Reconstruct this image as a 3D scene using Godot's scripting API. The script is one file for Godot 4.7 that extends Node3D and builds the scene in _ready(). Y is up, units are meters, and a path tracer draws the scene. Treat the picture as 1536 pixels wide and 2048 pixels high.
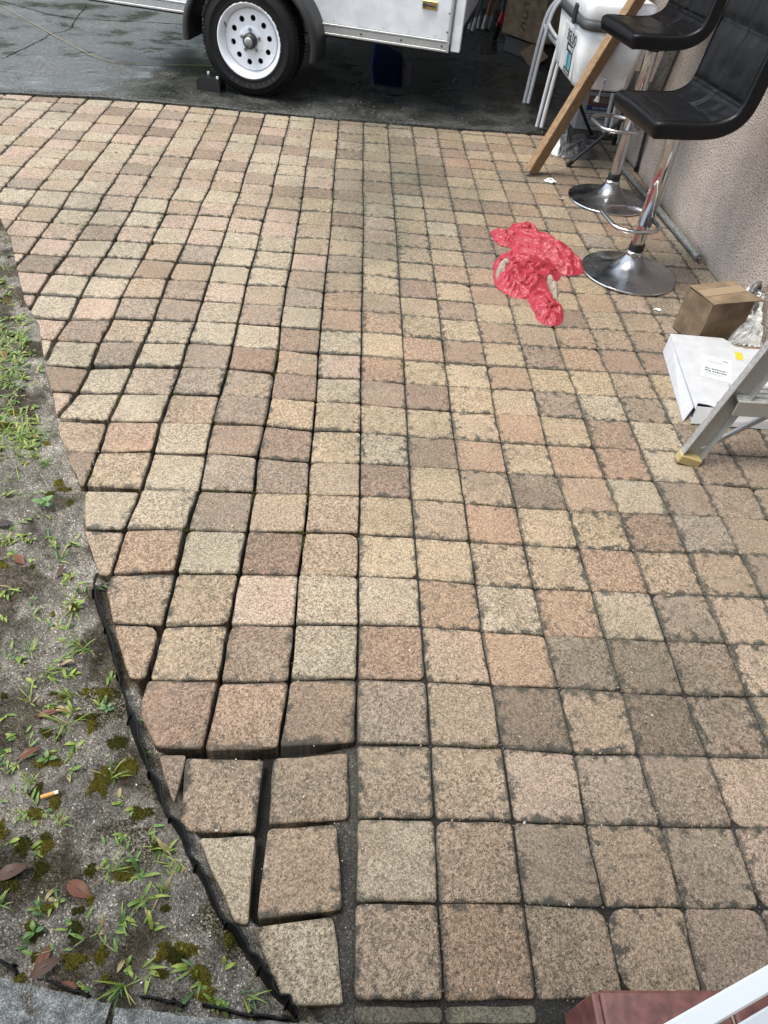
extends Node3D
# A paved patio of tumbled concrete pavers beside a garage wall, with a parked utility trailer behind.

var rng := RandomNumberGenerator.new()
var names := {}
var M := {}
var n_low := FastNoiseLite.new()
var n_mid := FastNoiseLite.new()
var n_fine := FastNoiseLite.new()

func numbered(called: String) -> String:
	var k: int = names.get(called, 0)
	names[called] = k + 1
	return called if k == 0 else "%s_%03d" % [called, k]

func tag(o: Node3D, label: String, category: String, group := "", kind := "") -> Node3D:
	o.set_meta("label", label)
	o.set_meta("category", category)
	if group != "": o.set_meta("group", group)
	if kind != "": o.set_meta("kind", kind)
	return o

func thing(called: String, label: String, category: String, at := Vector3.ZERO, turn := 0.0, group := "", kind := "") -> Node3D:
	var o := Node3D.new()
	o.name = numbered(called)
	add_child(o, true)
	o.position = at
	o.rotation.y = turn
	tag(o, label, category, group, kind)
	return o

func node(called: String, mesh: Mesh, m: Material, parent: Node = null) -> MeshInstance3D:
	var o := MeshInstance3D.new()
	o.mesh = mesh
	o.material_override = m
	if parent == null:
		o.name = numbered(called)
		add_child(o, true)
	else:
		o.name = called
		parent.add_child(o, true)
	return o

func begin(group := 0) -> SurfaceTool:
	var st := SurfaceTool.new()
	st.begin(Mesh.PRIMITIVE_TRIANGLES)
	st.set_smooth_group(group)
	return st

func done(st: SurfaceTool) -> ArrayMesh:
	st.generate_normals()
	return st.commit()

func obj(called: String, st: SurfaceTool, m: Material, parent: Node = null) -> MeshInstance3D:
	return node(called, done(st), m, parent)

# ---------------------------------------------------------------- shapes
func fquad(st: SurfaceTool, a: Vector3, b: Vector3, c: Vector3, d: Vector3, out: Vector3) -> void:
	if (c - a).cross(b - a).dot(out) + (d - b).cross(c - b).dot(out) < 0:
		var t := b
		b = d
		d = t
	for p: Vector3 in [a, b, c, a, c, d]: st.add_vertex(p)

func ftri(st: SurfaceTool, a: Vector3, b: Vector3, c: Vector3, out: Vector3) -> void:
	if (c - a).cross(b - a).dot(out) < 0:
		var t := b
		b = c
		c = t
	for p: Vector3 in [a, b, c]: st.add_vertex(p)

func cbox(st: SurfaceTool, size: Vector3, at := Vector3.ZERO, basis := Basis.IDENTITY, ch := 0.004) -> void:
	st.set_smooth_group(-1)
	var h := size * 0.5
	ch = minf(ch, minf(h.x, minf(h.y, h.z)) * 0.6)
	var corner := func(s: Vector3, axis: int) -> Vector3:
		var v := h - Vector3(ch, ch, ch)
		v[axis] = h[axis]
		return at + basis * (v * s)
	for axis in 3:
		var u := (axis + 1) % 3
		var w := (axis + 2) % 3
		for s: float in [-1.0, 1.0]:
			var q: Array[Vector3] = []
			for k: Vector2 in [Vector2(-1, -1), Vector2(1, -1), Vector2(1, 1), Vector2(-1, 1)]:
				var sg := Vector3.ONE
				sg[axis] = s
				sg[u] = k.x
				sg[w] = k.y
				q.append(corner.call(sg, axis))
			var out := Vector3.ZERO
			out[axis] = s
			fquad(st, q[0], q[1], q[2], q[3], basis * out)
		for su: float in [-1.0, 1.0]:
			for sw: float in [-1.0, 1.0]:
				var s1 := Vector3.ONE
				s1[u] = su
				s1[w] = sw
				s1[axis] = -1
				var s2 := s1
				s2[axis] = 1
				var out2 := Vector3.ZERO
				out2[u] = su
				out2[w] = sw
				fquad(st, corner.call(s1, u), corner.call(s2, u), corner.call(s2, w), corner.call(s1, w), basis * out2)
	for sx: float in [-1.0, 1.0]:
		for sy: float in [-1.0, 1.0]:
			for sz: float in [-1.0, 1.0]:
				var s3 := Vector3(sx, sy, sz)
				ftri(st, corner.call(s3, 0), corner.call(s3, 1), corner.call(s3, 2), basis * s3)

func tube(st: SurfaceTool, pts: Array, r: float, sides := 10, closed := false, caps := true, r2 := -1.0) -> void:
	st.set_smooth_group(0)
	var n := pts.size()
	var rings: Array = []
	var side := Vector3.ZERO
	for i in n:
		var a: Vector3 = pts[i]
		var prev: Vector3 = pts[(i - 1 + n) % n] if closed or i > 0 else a
		var next: Vector3 = pts[(i + 1) % n] if closed or i < n - 1 else a
		var t := (next - prev).normalized()
		if side == Vector3.ZERO:
			side = t.cross(Vector3.UP if absf(t.y) < 0.9 else Vector3.RIGHT).normalized()
		side = (side - t * side.dot(t)).normalized()
		var up := side.cross(t)
		var rr := r if r2 < 0 else lerpf(r, r2, float(i) / (n - 1))
		var ring: Array[Vector3] = []
		for k in sides:
			var w := TAU * k / sides
			ring.append(a + (side * cos(w) + up * sin(w)) * rr)
		rings.append(ring)
	for i in (n if closed else n - 1):
		var p: Array[Vector3] = rings[i]
		var q: Array[Vector3] = rings[(i + 1) % n]
		var c: Vector3 = pts[i]
		for k in sides:
			var k2 := (k + 1) % sides
			fquad(st, p[k], p[k2], q[k2], q[k], p[k] + p[k2] - c * 2.0)
	if caps and not closed:
		st.set_smooth_group(-1)
		for e in 2:
			var ring2: Array[Vector3] = rings[0 if e == 0 else n - 1]
			var c2: Vector3 = pts[0 if e == 0 else n - 1]
			var o2: Vector3 = (c2 - pts[1 if e == 0 else n - 2])
			for k in sides: ftri(st, c2, ring2[k], ring2[(k + 1) % sides], o2)

func lathe(st: SurfaceTool, prof: Array, sides := 48, xf := Transform3D.IDENTITY, sharp := false) -> void:
	# prof: Vector2(radius, height) listed from the bottom outside upwards; spun about y
	st.set_smooth_group(-1 if sharp else 0)
	for i in prof.size() - 1:
		var a: Vector2 = prof[i]
		var b: Vector2 = prof[i + 1]
		var nn := Vector2(b.y - a.y, a.x - b.x)
		for k in sides:
			var w0 := TAU * k / sides
			var w1 := TAU * (k + 1) / sides
			var d0 := Vector3(cos(w0), 0, sin(w0))
			var d1 := Vector3(cos(w1), 0, sin(w1))
			var out := (d0 + d1) * 0.5 * nn.x + Vector3.UP * nn.y
			fquad(st, xf * (d0 * a.x + Vector3.UP * a.y), xf * (d1 * a.x + Vector3.UP * a.y), xf * (d1 * b.x + Vector3.UP * b.y), xf * (d0 * b.x + Vector3.UP * b.y), xf.basis * out)

func surf(st: SurfaceTool, nu: int, nv: int, f: Callable, flip := false, wrap := false) -> void:
	# a smooth sheet of nu x nv points; f(i, j) gives the point
	st.set_smooth_group(0)
	var p := PackedVector3Array()
	p.resize(nu * nv)
	for i in nu:
		for j in nv: p[i * nv + j] = f.call(i, j)
	for i in (nu if wrap else nu - 1):
		var i2 := (i + 1) % nu
		for j in nv - 1:
			var a := p[i * nv + j]
			var b := p[i2 * nv + j]
			var c := p[i2 * nv + j + 1]
			var d := p[i * nv + j + 1]
			if flip:
				st.add_vertex(a); st.add_vertex(d); st.add_vertex(c); st.add_vertex(a); st.add_vertex(c); st.add_vertex(b)
			else:
				st.add_vertex(a); st.add_vertex(b); st.add_vertex(c); st.add_vertex(a); st.add_vertex(c); st.add_vertex(d)

func rrect(hx: float, hz: float, r: float, seg := 5) -> PackedVector2Array:
	var out := PackedVector2Array()
	for c in 4:
		var cx: float = (hx - r) * [1, -1, -1, 1][c]
		var cz: float = (hz - r) * [1, 1, -1, -1][c]
		for k in seg + 1:
			var w := PI * 0.5 * (c + float(k) / seg)
			out.append(Vector2(cx + r * cos(w), cz + r * sin(w)))
	return out

func loft(st: SurfaceTool, secs: Array, seg := 5) -> void:
	# secs: [y, half x, half z, corner radius] from bottom to top; closed at both ends
	st.set_smooth_group(0)
	for i in secs.size() - 1:
		var a: Array = secs[i]
		var b: Array = secs[i + 1]
		var p := rrect(a[1], a[2], a[3], seg)
		var q := rrect(b[1], b[2], b[3], seg)
		for k in p.size():
			var k2 := (k + 1) % p.size()
			fquad(st, Vector3(p[k].x, a[0], p[k].y), Vector3(p[k2].x, a[0], p[k2].y), Vector3(q[k2].x, b[0], q[k2].y), Vector3(q[k].x, b[0], q[k].y), Vector3(p[k].x + p[k2].x, (a[1] - b[1]) * 2.0, p[k].y + p[k2].y))
	for e in 2:
		var s: Array = secs[0] if e == 0 else secs[secs.size() - 1]
		var r := rrect(s[1], s[2], s[3], seg)
		for k in r.size():
			var k3 := (k + 1) % r.size()
			ftri(st, Vector3(0, s[0], 0), Vector3(r[k].x, s[0], r[k].y), Vector3(r[k3].x, s[0], r[k3].y), Vector3.DOWN if e == 0 else Vector3.UP)

func arc_pts(c: Vector3, u: Vector3, v: Vector3, r: float, a0: float, a1: float, n: int) -> Array:
	var out := []
	for k in n + 1:
		var w := lerpf(a0, a1, float(k) / n)
		out.append(c + (u * cos(w) + v * sin(w)) * r)
	return out

func smooth_path(ctrl: Array, per := 8) -> Array:
	# Catmull-Rom through the control points
	var out := []
	for i in ctrl.size() - 1:
		var p0: Vector3 = ctrl[maxi(i - 1, 0)]
		var p1: Vector3 = ctrl[i]
		var p2: Vector3 = ctrl[i + 1]
		var p3: Vector3 = ctrl[mini(i + 2, ctrl.size() - 1)]
		for k in per: out.append(p1.cubic_interpolate(p2, p0, p3, float(k) / per))
	out.append(ctrl[ctrl.size() - 1])
	return out

func prism(st: SurfaceTool, poly: PackedVector2Array, y0: float, y1: float, xf := Transform3D.IDENTITY) -> void:
	# an outline in x, z pulled up from y0 to y1
	st.set_smooth_group(-1)
	var t := Geometry2D.triangulate_polygon(poly)
	for k in range(0, t.size(), 3):
		for y: float in [y0, y1]:
			var v: Array[Vector3] = []
			for e in 3: v.append(xf * Vector3(poly[t[k + e]].x, y, poly[t[k + e]].y))
			ftri(st, v[0], v[1], v[2], xf.basis * (Vector3.UP if y == y1 else Vector3.DOWN) * signf(y1 - y0))
	var cw := Geometry2D.is_polygon_clockwise(poly)
	for k in poly.size():
		var a := poly[k]
		var b := poly[(k + 1) % poly.size()]
		var n := Vector2(a.y - b.y, b.x - a.x) * (1.0 if cw else -1.0)
		fquad(st, xf * Vector3(a.x, y0, a.y), xf * Vector3(b.x, y0, b.y), xf * Vector3(b.x, y1, b.y), xf * Vector3(a.x, y1, a.y), xf.basis * Vector3(-n.x, 0, -n.y) * -1.0)

func write(text: String, size: float, m: Material, parent: Node3D, xf: Transform3D, font := "Droid Sans", weight := 400) -> MeshInstance3D:
	var t := TextMesh.new()
	var f := SystemFont.new()
	f.font_names = PackedStringArray([font])
	f.font_weight = weight
	t.font = f
	t.font_size = 48
	t.pixel_size = size / 48.0
	t.depth = 0.0006
	t.text = text
	var o := node("lettering", t, m, parent)
	o.transform = xf
	return o

# ---------------------------------------------------------------- materials
func lin(r: float, g: float, b: float) -> Color:
	return Color(r, g, b).linear_to_srgb()

func mat(c: Color, rough := 0.8, metal := 0.0, spec := 0.5) -> StandardMaterial3D:
	var m := StandardMaterial3D.new()
	m.albedo_color = c.linear_to_srgb()
	m.roughness = rough
	m.metallic = metal
	m.metallic_specular = spec
	return m

func noise(type: int, freq: float, sd: int, oct := 1) -> FastNoiseLite:
	var n := FastNoiseLite.new()
	n.noise_type = type
	n.frequency = freq
	n.seed = sd
	n.fractal_type = FastNoiseLite.FRACTAL_FBM if oct > 1 else FastNoiseLite.FRACTAL_NONE
	n.fractal_octaves = oct
	return n

func field(n: FastNoiseLite, size: int) -> PackedByteArray:
	var im := n.get_seamless_image(size, size)
	im.convert(Image.FORMAT_L8)
	return im.get_data()

func tex(data: PackedByteArray, size: int, fmt := Image.FORMAT_RGB8) -> ImageTexture:
	var im := Image.create_from_data(size, size, false, fmt, data)
	im.generate_mipmaps()
	return ImageTexture.create_from_image(im)

func tri_map(m: StandardMaterial3D, metres: float, world := true) -> void:
	m.uv1_triplanar = true
	m.uv1_world_triplanar = world
	m.uv1_triplanar_sharpness = 4.0
	m.uv1_scale = Vector3.ONE / metres

func bump(m: StandardMaterial3D, t: Texture2D, cm: float) -> void:
	m.heightmap_enabled = true
	m.heightmap_texture = t
	m.heightmap_scale = cm

func ramp_tex(a: PackedByteArray, b: PackedByteArray, size: int, stops: Array, mixb := 0.25) -> ImageTexture:
	# a colour picked by the cell value a, lightened and darkened by b
	var lut: Array[Color] = []
	for k in 256:
		var x := k / 255.0
		var c: Color = stops[0][1]
		for s in stops.size() - 1:
			if x >= stops[s][0]:
				var f := clampf((x - stops[s][0]) / maxf(stops[s + 1][0] - stops[s][0], 0.001), 0.0, 1.0)
				c = (stops[s][1] as Color).lerp(stops[s + 1][1], f)
		lut.append(c)
	var d := PackedByteArray()
	d.resize(size * size * 3)
	for k in size * size:
		var c2 := lut[a[k]]
		var f2 := 1.0 + mixb * (b[k] / 127.5 - 1.0)
		d[k * 3] = clampi(int(c2.r * f2 * 255.0), 0, 255)
		d[k * 3 + 1] = clampi(int(c2.g * f2 * 255.0), 0, 255)
		d[k * 3 + 2] = clampi(int(c2.b * f2 * 255.0), 0, 255)
	return tex(d, size)

func gray_tex(a: PackedByteArray, size: int, lo: float, hi: float, contrast := 1.0) -> ImageTexture:
	var d := PackedByteArray()
	d.resize(size * size)
	for k in size * size:
		var x := clampf((a[k] / 255.0 - 0.5) * contrast + 0.5, 0.0, 1.0)
		d[k] = int(lerpf(lo, hi, x) * 255.0)
	return tex(d, size, Image.FORMAT_L8)

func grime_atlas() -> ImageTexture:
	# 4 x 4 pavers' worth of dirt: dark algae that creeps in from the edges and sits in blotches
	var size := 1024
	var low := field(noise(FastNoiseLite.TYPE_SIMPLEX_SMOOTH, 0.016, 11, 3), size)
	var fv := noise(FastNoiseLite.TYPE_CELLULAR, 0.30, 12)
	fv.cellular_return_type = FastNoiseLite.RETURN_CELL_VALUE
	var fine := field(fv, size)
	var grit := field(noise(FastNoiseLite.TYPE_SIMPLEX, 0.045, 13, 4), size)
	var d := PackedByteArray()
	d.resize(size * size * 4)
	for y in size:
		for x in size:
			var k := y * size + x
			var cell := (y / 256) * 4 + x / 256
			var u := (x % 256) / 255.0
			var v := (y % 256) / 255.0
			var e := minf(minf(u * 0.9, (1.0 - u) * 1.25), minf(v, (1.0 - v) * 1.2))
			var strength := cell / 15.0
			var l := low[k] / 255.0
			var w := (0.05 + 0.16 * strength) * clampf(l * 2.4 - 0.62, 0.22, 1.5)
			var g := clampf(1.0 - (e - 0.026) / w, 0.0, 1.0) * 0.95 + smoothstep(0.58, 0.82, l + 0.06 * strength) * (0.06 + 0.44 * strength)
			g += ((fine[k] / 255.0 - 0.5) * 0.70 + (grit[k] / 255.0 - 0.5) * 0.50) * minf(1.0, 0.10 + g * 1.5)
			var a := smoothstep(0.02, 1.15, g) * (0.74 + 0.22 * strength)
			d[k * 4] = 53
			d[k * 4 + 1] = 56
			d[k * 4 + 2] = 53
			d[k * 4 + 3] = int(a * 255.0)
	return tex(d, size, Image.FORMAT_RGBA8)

func make_materials() -> void:
	var cellv := noise(FastNoiseLite.TYPE_CELLULAR, 0.38, 3)
	cellv.cellular_return_type = FastNoiseLite.RETURN_CELL_VALUE
	var cell := field(cellv, 1024)
	var celld := noise(FastNoiseLite.TYPE_CELLULAR, 0.38, 3)
	celld.cellular_return_type = FastNoiseLite.RETURN_DISTANCE
	var cdist := field(celld, 1024)
	var mid := field(noise(FastNoiseLite.TYPE_SIMPLEX_SMOOTH, 0.02, 5, 4), 1024)
	var blot := field(noise(FastNoiseLite.TYPE_SIMPLEX_SMOOTH, 0.006, 6, 5), 1024)
	# concrete pavers: sand and small pebbles, most pale, some dark
	var pebv := noise(FastNoiseLite.TYPE_CELLULAR, 0.17, 4)
	pebv.cellular_return_type = FastNoiseLite.RETURN_CELL_VALUE
	var peb := field(pebv, 1024)
	var grain := ramp_tex(cell, peb, 1024, [[0.0, Color(0.52, 0.515, 0.51)], [0.07, Color(0.67, 0.665, 0.655)], [0.26, Color(0.79, 0.785, 0.77)], [0.68, Color(0.86, 0.85, 0.84)], [0.86, Color(0.97, 0.965, 0.95)], [1.0, Color(1, 1, 1)]], 0.15)
	var rough_bump := gray_tex(cdist, 1024, 1.0, 0.0)
	var m := mat(Color.WHITE, 0.86, 0.0, 0.35)
	m.vertex_color_use_as_albedo = true
	m.albedo_texture = grain
	tri_map(m, 0.9)
	bump(m, rough_bump, 0.35)
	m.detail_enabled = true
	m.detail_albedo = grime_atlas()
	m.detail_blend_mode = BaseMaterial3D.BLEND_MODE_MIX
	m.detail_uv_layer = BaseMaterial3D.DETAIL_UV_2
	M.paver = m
	m = m.duplicate()
	tri_map(m, 0.62)
	m.heightmap_scale = 0.2
	M.paver_fine = m
	# damp grey sand of the flower bed and the joints
	var sand := ramp_tex(cell, blot, 1024, [[0.0, Color(0.30, 0.295, 0.285)], [0.45, Color(0.45, 0.445, 0.44)], [0.88, Color(0.56, 0.555, 0.55)], [0.96, Color(0.64, 0.635, 0.63)], [0.985, Color(0.85, 0.85, 0.84)], [1.0, Color(0.9, 0.9, 0.9)]], 0.3)
	m = mat(Color(0.76, 0.725, 0.67), 0.95, 0.0, 0.25)
	m.albedo_texture = sand
	m.vertex_color_use_as_albedo = true
	tri_map(m, 0.75)
	bump(m, rough_bump, 0.25)
	M.soil = m
	m = mat(Color(0.30, 0.29, 0.275), 0.95)
	m.vertex_color_use_as_albedo = true
	m.albedo_texture = sand
	tri_map(m, 0.7)
	bump(m, rough_bump, 0.2)
	M.joint = m
	# wet concrete slab
	var slab := ramp_tex(blot, cell, 1024, [[0.0, Color(0.13, 0.133, 0.128)], [0.4, Color(0.18, 0.183, 0.176)], [0.65, Color(0.23, 0.232, 0.225)], [1.0, Color(0.30, 0.30, 0.29)]], 0.6)
	m = mat(Color(0.90, 0.91, 0.90), 1.0, 0.0, 0.32)
	m.albedo_texture = slab
	tri_map(m, 2.3)
	m.roughness_texture = gray_tex(blot, 1024, 0.14, 0.5, 1.9)
	m.roughness_texture_channel = BaseMaterial3D.TEXTURE_CHANNEL_GRAYSCALE
	bump(m, gray_tex(mid, 1024, 0.0, 1.0), 0.09)
	M.slab = m
	m = mat(Color(0.42, 0.43, 0.43), 0.92)
	m.albedo_texture = ramp_tex(cell, mid, 1024, [[0.0, Color(0.42, 0.42, 0.42)], [0.5, Color(0.62, 0.63, 0.63)], [0.9, Color(0.74, 0.74, 0.73)], [1.0, Color(0.92, 0.92, 0.91)]], 0.35)
	tri_map(m, 0.6)
	bump(m, rough_bump, 0.15)
	M.kerb = m
	# stucco: a coarse sprayed coat with small dark pits
	var lumps := field(noise(FastNoiseLite.TYPE_SIMPLEX_SMOOTH, 0.10, 21, 3), 1024)
	var stn := noise(FastNoiseLite.TYPE_CELLULAR, 0.06, 22)
	stn.cellular_return_type = FastNoiseLite.RETURN_DISTANCE
	var pits := field(stn, 1024)
	m = mat(Color(0.51, 0.45, 0.415), 0.92, 0.0, 0.3)
	var d := PackedByteArray()
	d.resize(1024 * 1024 * 3)
	for k in 1024 * 1024:
		var pit := smoothstep(0.17, 0.05, pits[k] / 255.0) * (1.0 if lumps[k] < 118 else 0.15)
		var f := (0.86 + 0.34 * (lumps[k] / 255.0 - 0.5) + 0.10 * (blot[k] / 255.0 - 0.5)) * (1.0 - 0.75 * pit)
		d[k * 3] = clampi(int(f * 255.0), 0, 255)
		d[k * 3 + 1] = clampi(int(f * 253.0), 0, 255)
		d[k * 3 + 2] = clampi(int(f * 250.0), 0, 255)
	m.albedo_texture = tex(d, 1024)
	tri_map(m, 1.1)
	bump(m, gray_tex(lumps, 1024, 0.0, 1.0, 1.2), 0.28)
	M.stucco = m
	# metals, plastics and the rest
	M.chrome = mat(Color(0.52, 0.53, 0.55), 0.12, 1.0)
	m = mat(Color(0.30, 0.31, 0.33), 1.0, 1.0)
	m.roughness_texture = gray_tex(blot, 1024, 0.18, 0.34, 1.2)
	tri_map(m, 0.6)
	M.base_chrome = m
	m = mat(Color(0.0032, 0.0036, 0.0048), 0.36, 0.0, 0.34)
	tri_map(m, 0.25, false)
	bump(m, gray_tex(field(noise(FastNoiseLite.TYPE_CELLULAR, 0.2, 32), 512), 512, 0.0, 1.0), 0.012)
	M.leather = m
	M.black = mat(Color(0.012, 0.012, 0.013), 0.45)
	M.seam = mat(Color(0.022, 0.023, 0.026), 0.6)  # paler than the leather, to paint a highlight along the seams
	M.stitch = mat(Color(0.008, 0.008, 0.009), 0.7, 0.0, 0.2)
	m = mat(Color(0.009, 0.009, 0.010), 0.7, 0.0, 0.3)
	tri_map(m, 0.3, false)
	bump(m, gray_tex(mid, 1024, 0.0, 1.0), 0.05)
	M.rubber = m
	M.rubber_mark = mat(Color(0.035, 0.035, 0.036), 0.6)
	m = mat(Color(0.66, 0.68, 0.71), 0.38)
	m.albedo_texture = gray_tex(blot, 1024, 0.90, 1.0, 1.2)
	tri_map(m, 0.8, false)
	M.white_paint = m
	m = m.duplicate()
	m.albedo_color = Color(0.72, 0.75, 0.80).linear_to_srgb()
	m.roughness = 0.5
	M.white_wheel = m
	M.rust = mat(Color(0.12, 0.045, 0.02), 0.9)
	m = mat(Color(0.46, 0.47, 0.475), 1.0, 0.55)
	m.albedo_texture = gray_tex(mid, 1024, 0.88, 1.0, 1.2)
	m.roughness_texture = gray_tex(mid, 1024, 0.3, 0.65, 1.5)
	tri_map(m, 0.3, false)
	M.alu = m
	m = mat(Color(0.42, 0.44, 0.43), 0.5, 0.85)
	m.albedo_texture = gray_tex(mid, 1024, 0.7, 1.0, 1.5)
	tri_map(m, 0.5, false)
	M.galv = m
	m = mat(Color(0.62, 0.635, 0.655), 0.5)
	m.albedo_texture = gray_tex(blot, 1024, 0.9, 1.0)
	tri_map(m, 0.5, false)
	M.cooler = m
	M.cooler_band = mat(Color(0.06, 0.063, 0.068), 0.5)
	M.ink = mat(Color(0.02, 0.022, 0.03), 0.6)
	M.navy = mat(Color(0.02, 0.04, 0.12), 0.5)
	M.teal = mat(Color(0.03, 0.22, 0.28), 0.5)
	M.brass = mat(Color(0.46, 0.33, 0.13), 0.4, 0.9)
	M.blue = mat(Color(0.015, 0.05, 0.22), 0.6)
	M.red = mat(Color(0.40, 0.02, 0.03), 0.5)
	m = mat(Color(0.29, 0.024, 0.042), 0.36, 0.0, 0.45)
	m.backlight_enabled = true
	m.backlight = Color(0.16, 0.012, 0.02)
	m.cull_mode = BaseMaterial3D.CULL_DISABLED
	var cr := noise(FastNoiseLite.TYPE_SIMPLEX_SMOOTH, 0.014, 61, 4)
	cr.fractal_type = FastNoiseLite.FRACTAL_RIDGED
	var crease := gray_tex(field(cr, 512), 512, 0.0, 1.0, 1.3)
	tri_map(m, 0.24, false)
	bump(m, crease, 0.22)
	M.red_bag = m
	m = mat(Color(0.55, 0.57, 0.58), 0.3)
	m.backlight_enabled = true
	m.backlight = Color(0.3, 0.3, 0.3)
	m.cull_mode = BaseMaterial3D.CULL_DISABLED
	tri_map(m, 0.24, false)
	bump(m, crease, 0.25)
	M.grey_bag = m
	m = mat(Color(0.10, 0.10, 0.105), 0.3)
	m.cull_mode = BaseMaterial3D.CULL_DISABLED
	tri_map(m, 0.24, false)
	bump(m, crease, 0.25)
	M.dark_bag = m
	M.cloth = mat(Color(0.26, 0.22, 0.185), 0.95)
	m = mat(Color(0.205, 0.145, 0.09), 0.9)
	m.albedo_texture = gray_tex(blot, 1024, 0.75, 1.0, 1.4)
	tri_map(m, 0.5, false)
	M.carton = m
	M.tape = mat(Color(0.25, 0.19, 0.125), 0.3)
	M.carton_edge = mat(Color(0.30, 0.22, 0.15), 0.95)
	m = mat(Color(0.42, 0.435, 0.465), 0.6)
	m.albedo_texture = gray_tex(blot, 1024, 0.92, 1.0)
	tri_map(m, 0.4, false)
	M.white_card = m
	M.label = mat(Color(0.46, 0.485, 0.515), 0.5)
	M.yellow = mat(Color(0.50, 0.37, 0.02), 0.6)
	M.yellow_foot = mat(Color(0.36, 0.285, 0.13), 0.8)
	# pine: grain lines along the stud's own y axis
	var gn := noise(FastNoiseLite.TYPE_SIMPLEX_SMOOTH, 0.02, 41, 3)
	d = PackedByteArray()
	d.resize(512 * 512 * 3)
	for y in 512:
		for x in 512:
			var w := gn.get_noise_2d(x * 1.0, y * 0.06) * 9.0 + x * 0.02
			var f := 0.82 + 0.13 * sin(w * 5.0) + 0.06 * gn.get_noise_2d(x * 7.0, y * 0.5)
			f = clampf(f, 0.3, 1.0)
			var k := (y * 512 + x) * 3
			d[k] = int(f * 255)
			d[k + 1] = int(pow(f, 1.25) * 250)
			d[k + 2] = int(pow(f, 1.5) * 245)
	m = mat(Color(0.36, 0.265, 0.165), 0.8)
	m.albedo_texture = tex(d, 512)
	tri_map(m, 0.35, false)
	M.pine = m
	M.knot = mat(Color(0.13, 0.05, 0.02), 0.8)
	m = mat(Color(0.20, 0.078, 0.064), 0.33)
	m.albedo_texture = gray_tex(mid, 1024, 0.75, 1.0, 1.4)
	tri_map(m, 0.5, false)
	M.tile = m
	M.grout = mat(Color(0.55, 0.48, 0.38), 0.95)
	M.soot = mat(Color(0.035, 0.035, 0.036), 0.6)
	M.gap = mat(Color(0.006, 0.006, 0.006), 0.95, 0.0, 0.1)
	M.rail_paint = mat(Color(0.66, 0.69, 0.72), 0.45)
	m = mat(Color.WHITE, 0.5, 0.0, 0.5)
	m.vertex_color_use_as_albedo = true
	m.cull_mode = BaseMaterial3D.CULL_DISABLED
	m.backlight_enabled = true
	m.backlight = Color(0.35, 0.35, 0.2)
	M.grass = m
	m = mat(Color.WHITE, 0.95, 0.0, 0.2)
	m.vertex_color_use_as_albedo = true
	m.cull_mode = BaseMaterial3D.CULL_DISABLED
	M.moss = m
	for t: Array in [["leaf_red", Color(0.105, 0.034, 0.016)], ["leaf_brown", Color(0.062, 0.03, 0.019)], ["leaf_dark", Color(0.035, 0.024, 0.021)]]:
		m = mat(t[1], 0.42, 0.0, 0.35)
		m.cull_mode = BaseMaterial3D.CULL_DISABLED
		M[t[0]] = m
	M.filter = mat(Color(0.62, 0.30, 0.09), 0.8)
	M.paper = mat(Color(0.72, 0.74, 0.76), 0.8)
	M.cord = mat(Color(0.20, 0.165, 0.085), 0.8)
	M.pebble = mat(Color(0.42, 0.385, 0.335), 0.8)
	M.crumb_pale = mat(Color(0.17, 0.16, 0.14), 0.95)
	M.crumb = mat(Color(0.085, 0.08, 0.075), 0.95)
	M.edging = mat(Color(0.0045, 0.0048, 0.0055), 0.5, 0.0, 0.28)
	M.water = mat(Color(0.012, 0.013, 0.014), 0.035, 0.0, 0.5)
	M.added_hedge = mat(Color(0.035, 0.06, 0.022), 0.9)

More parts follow.
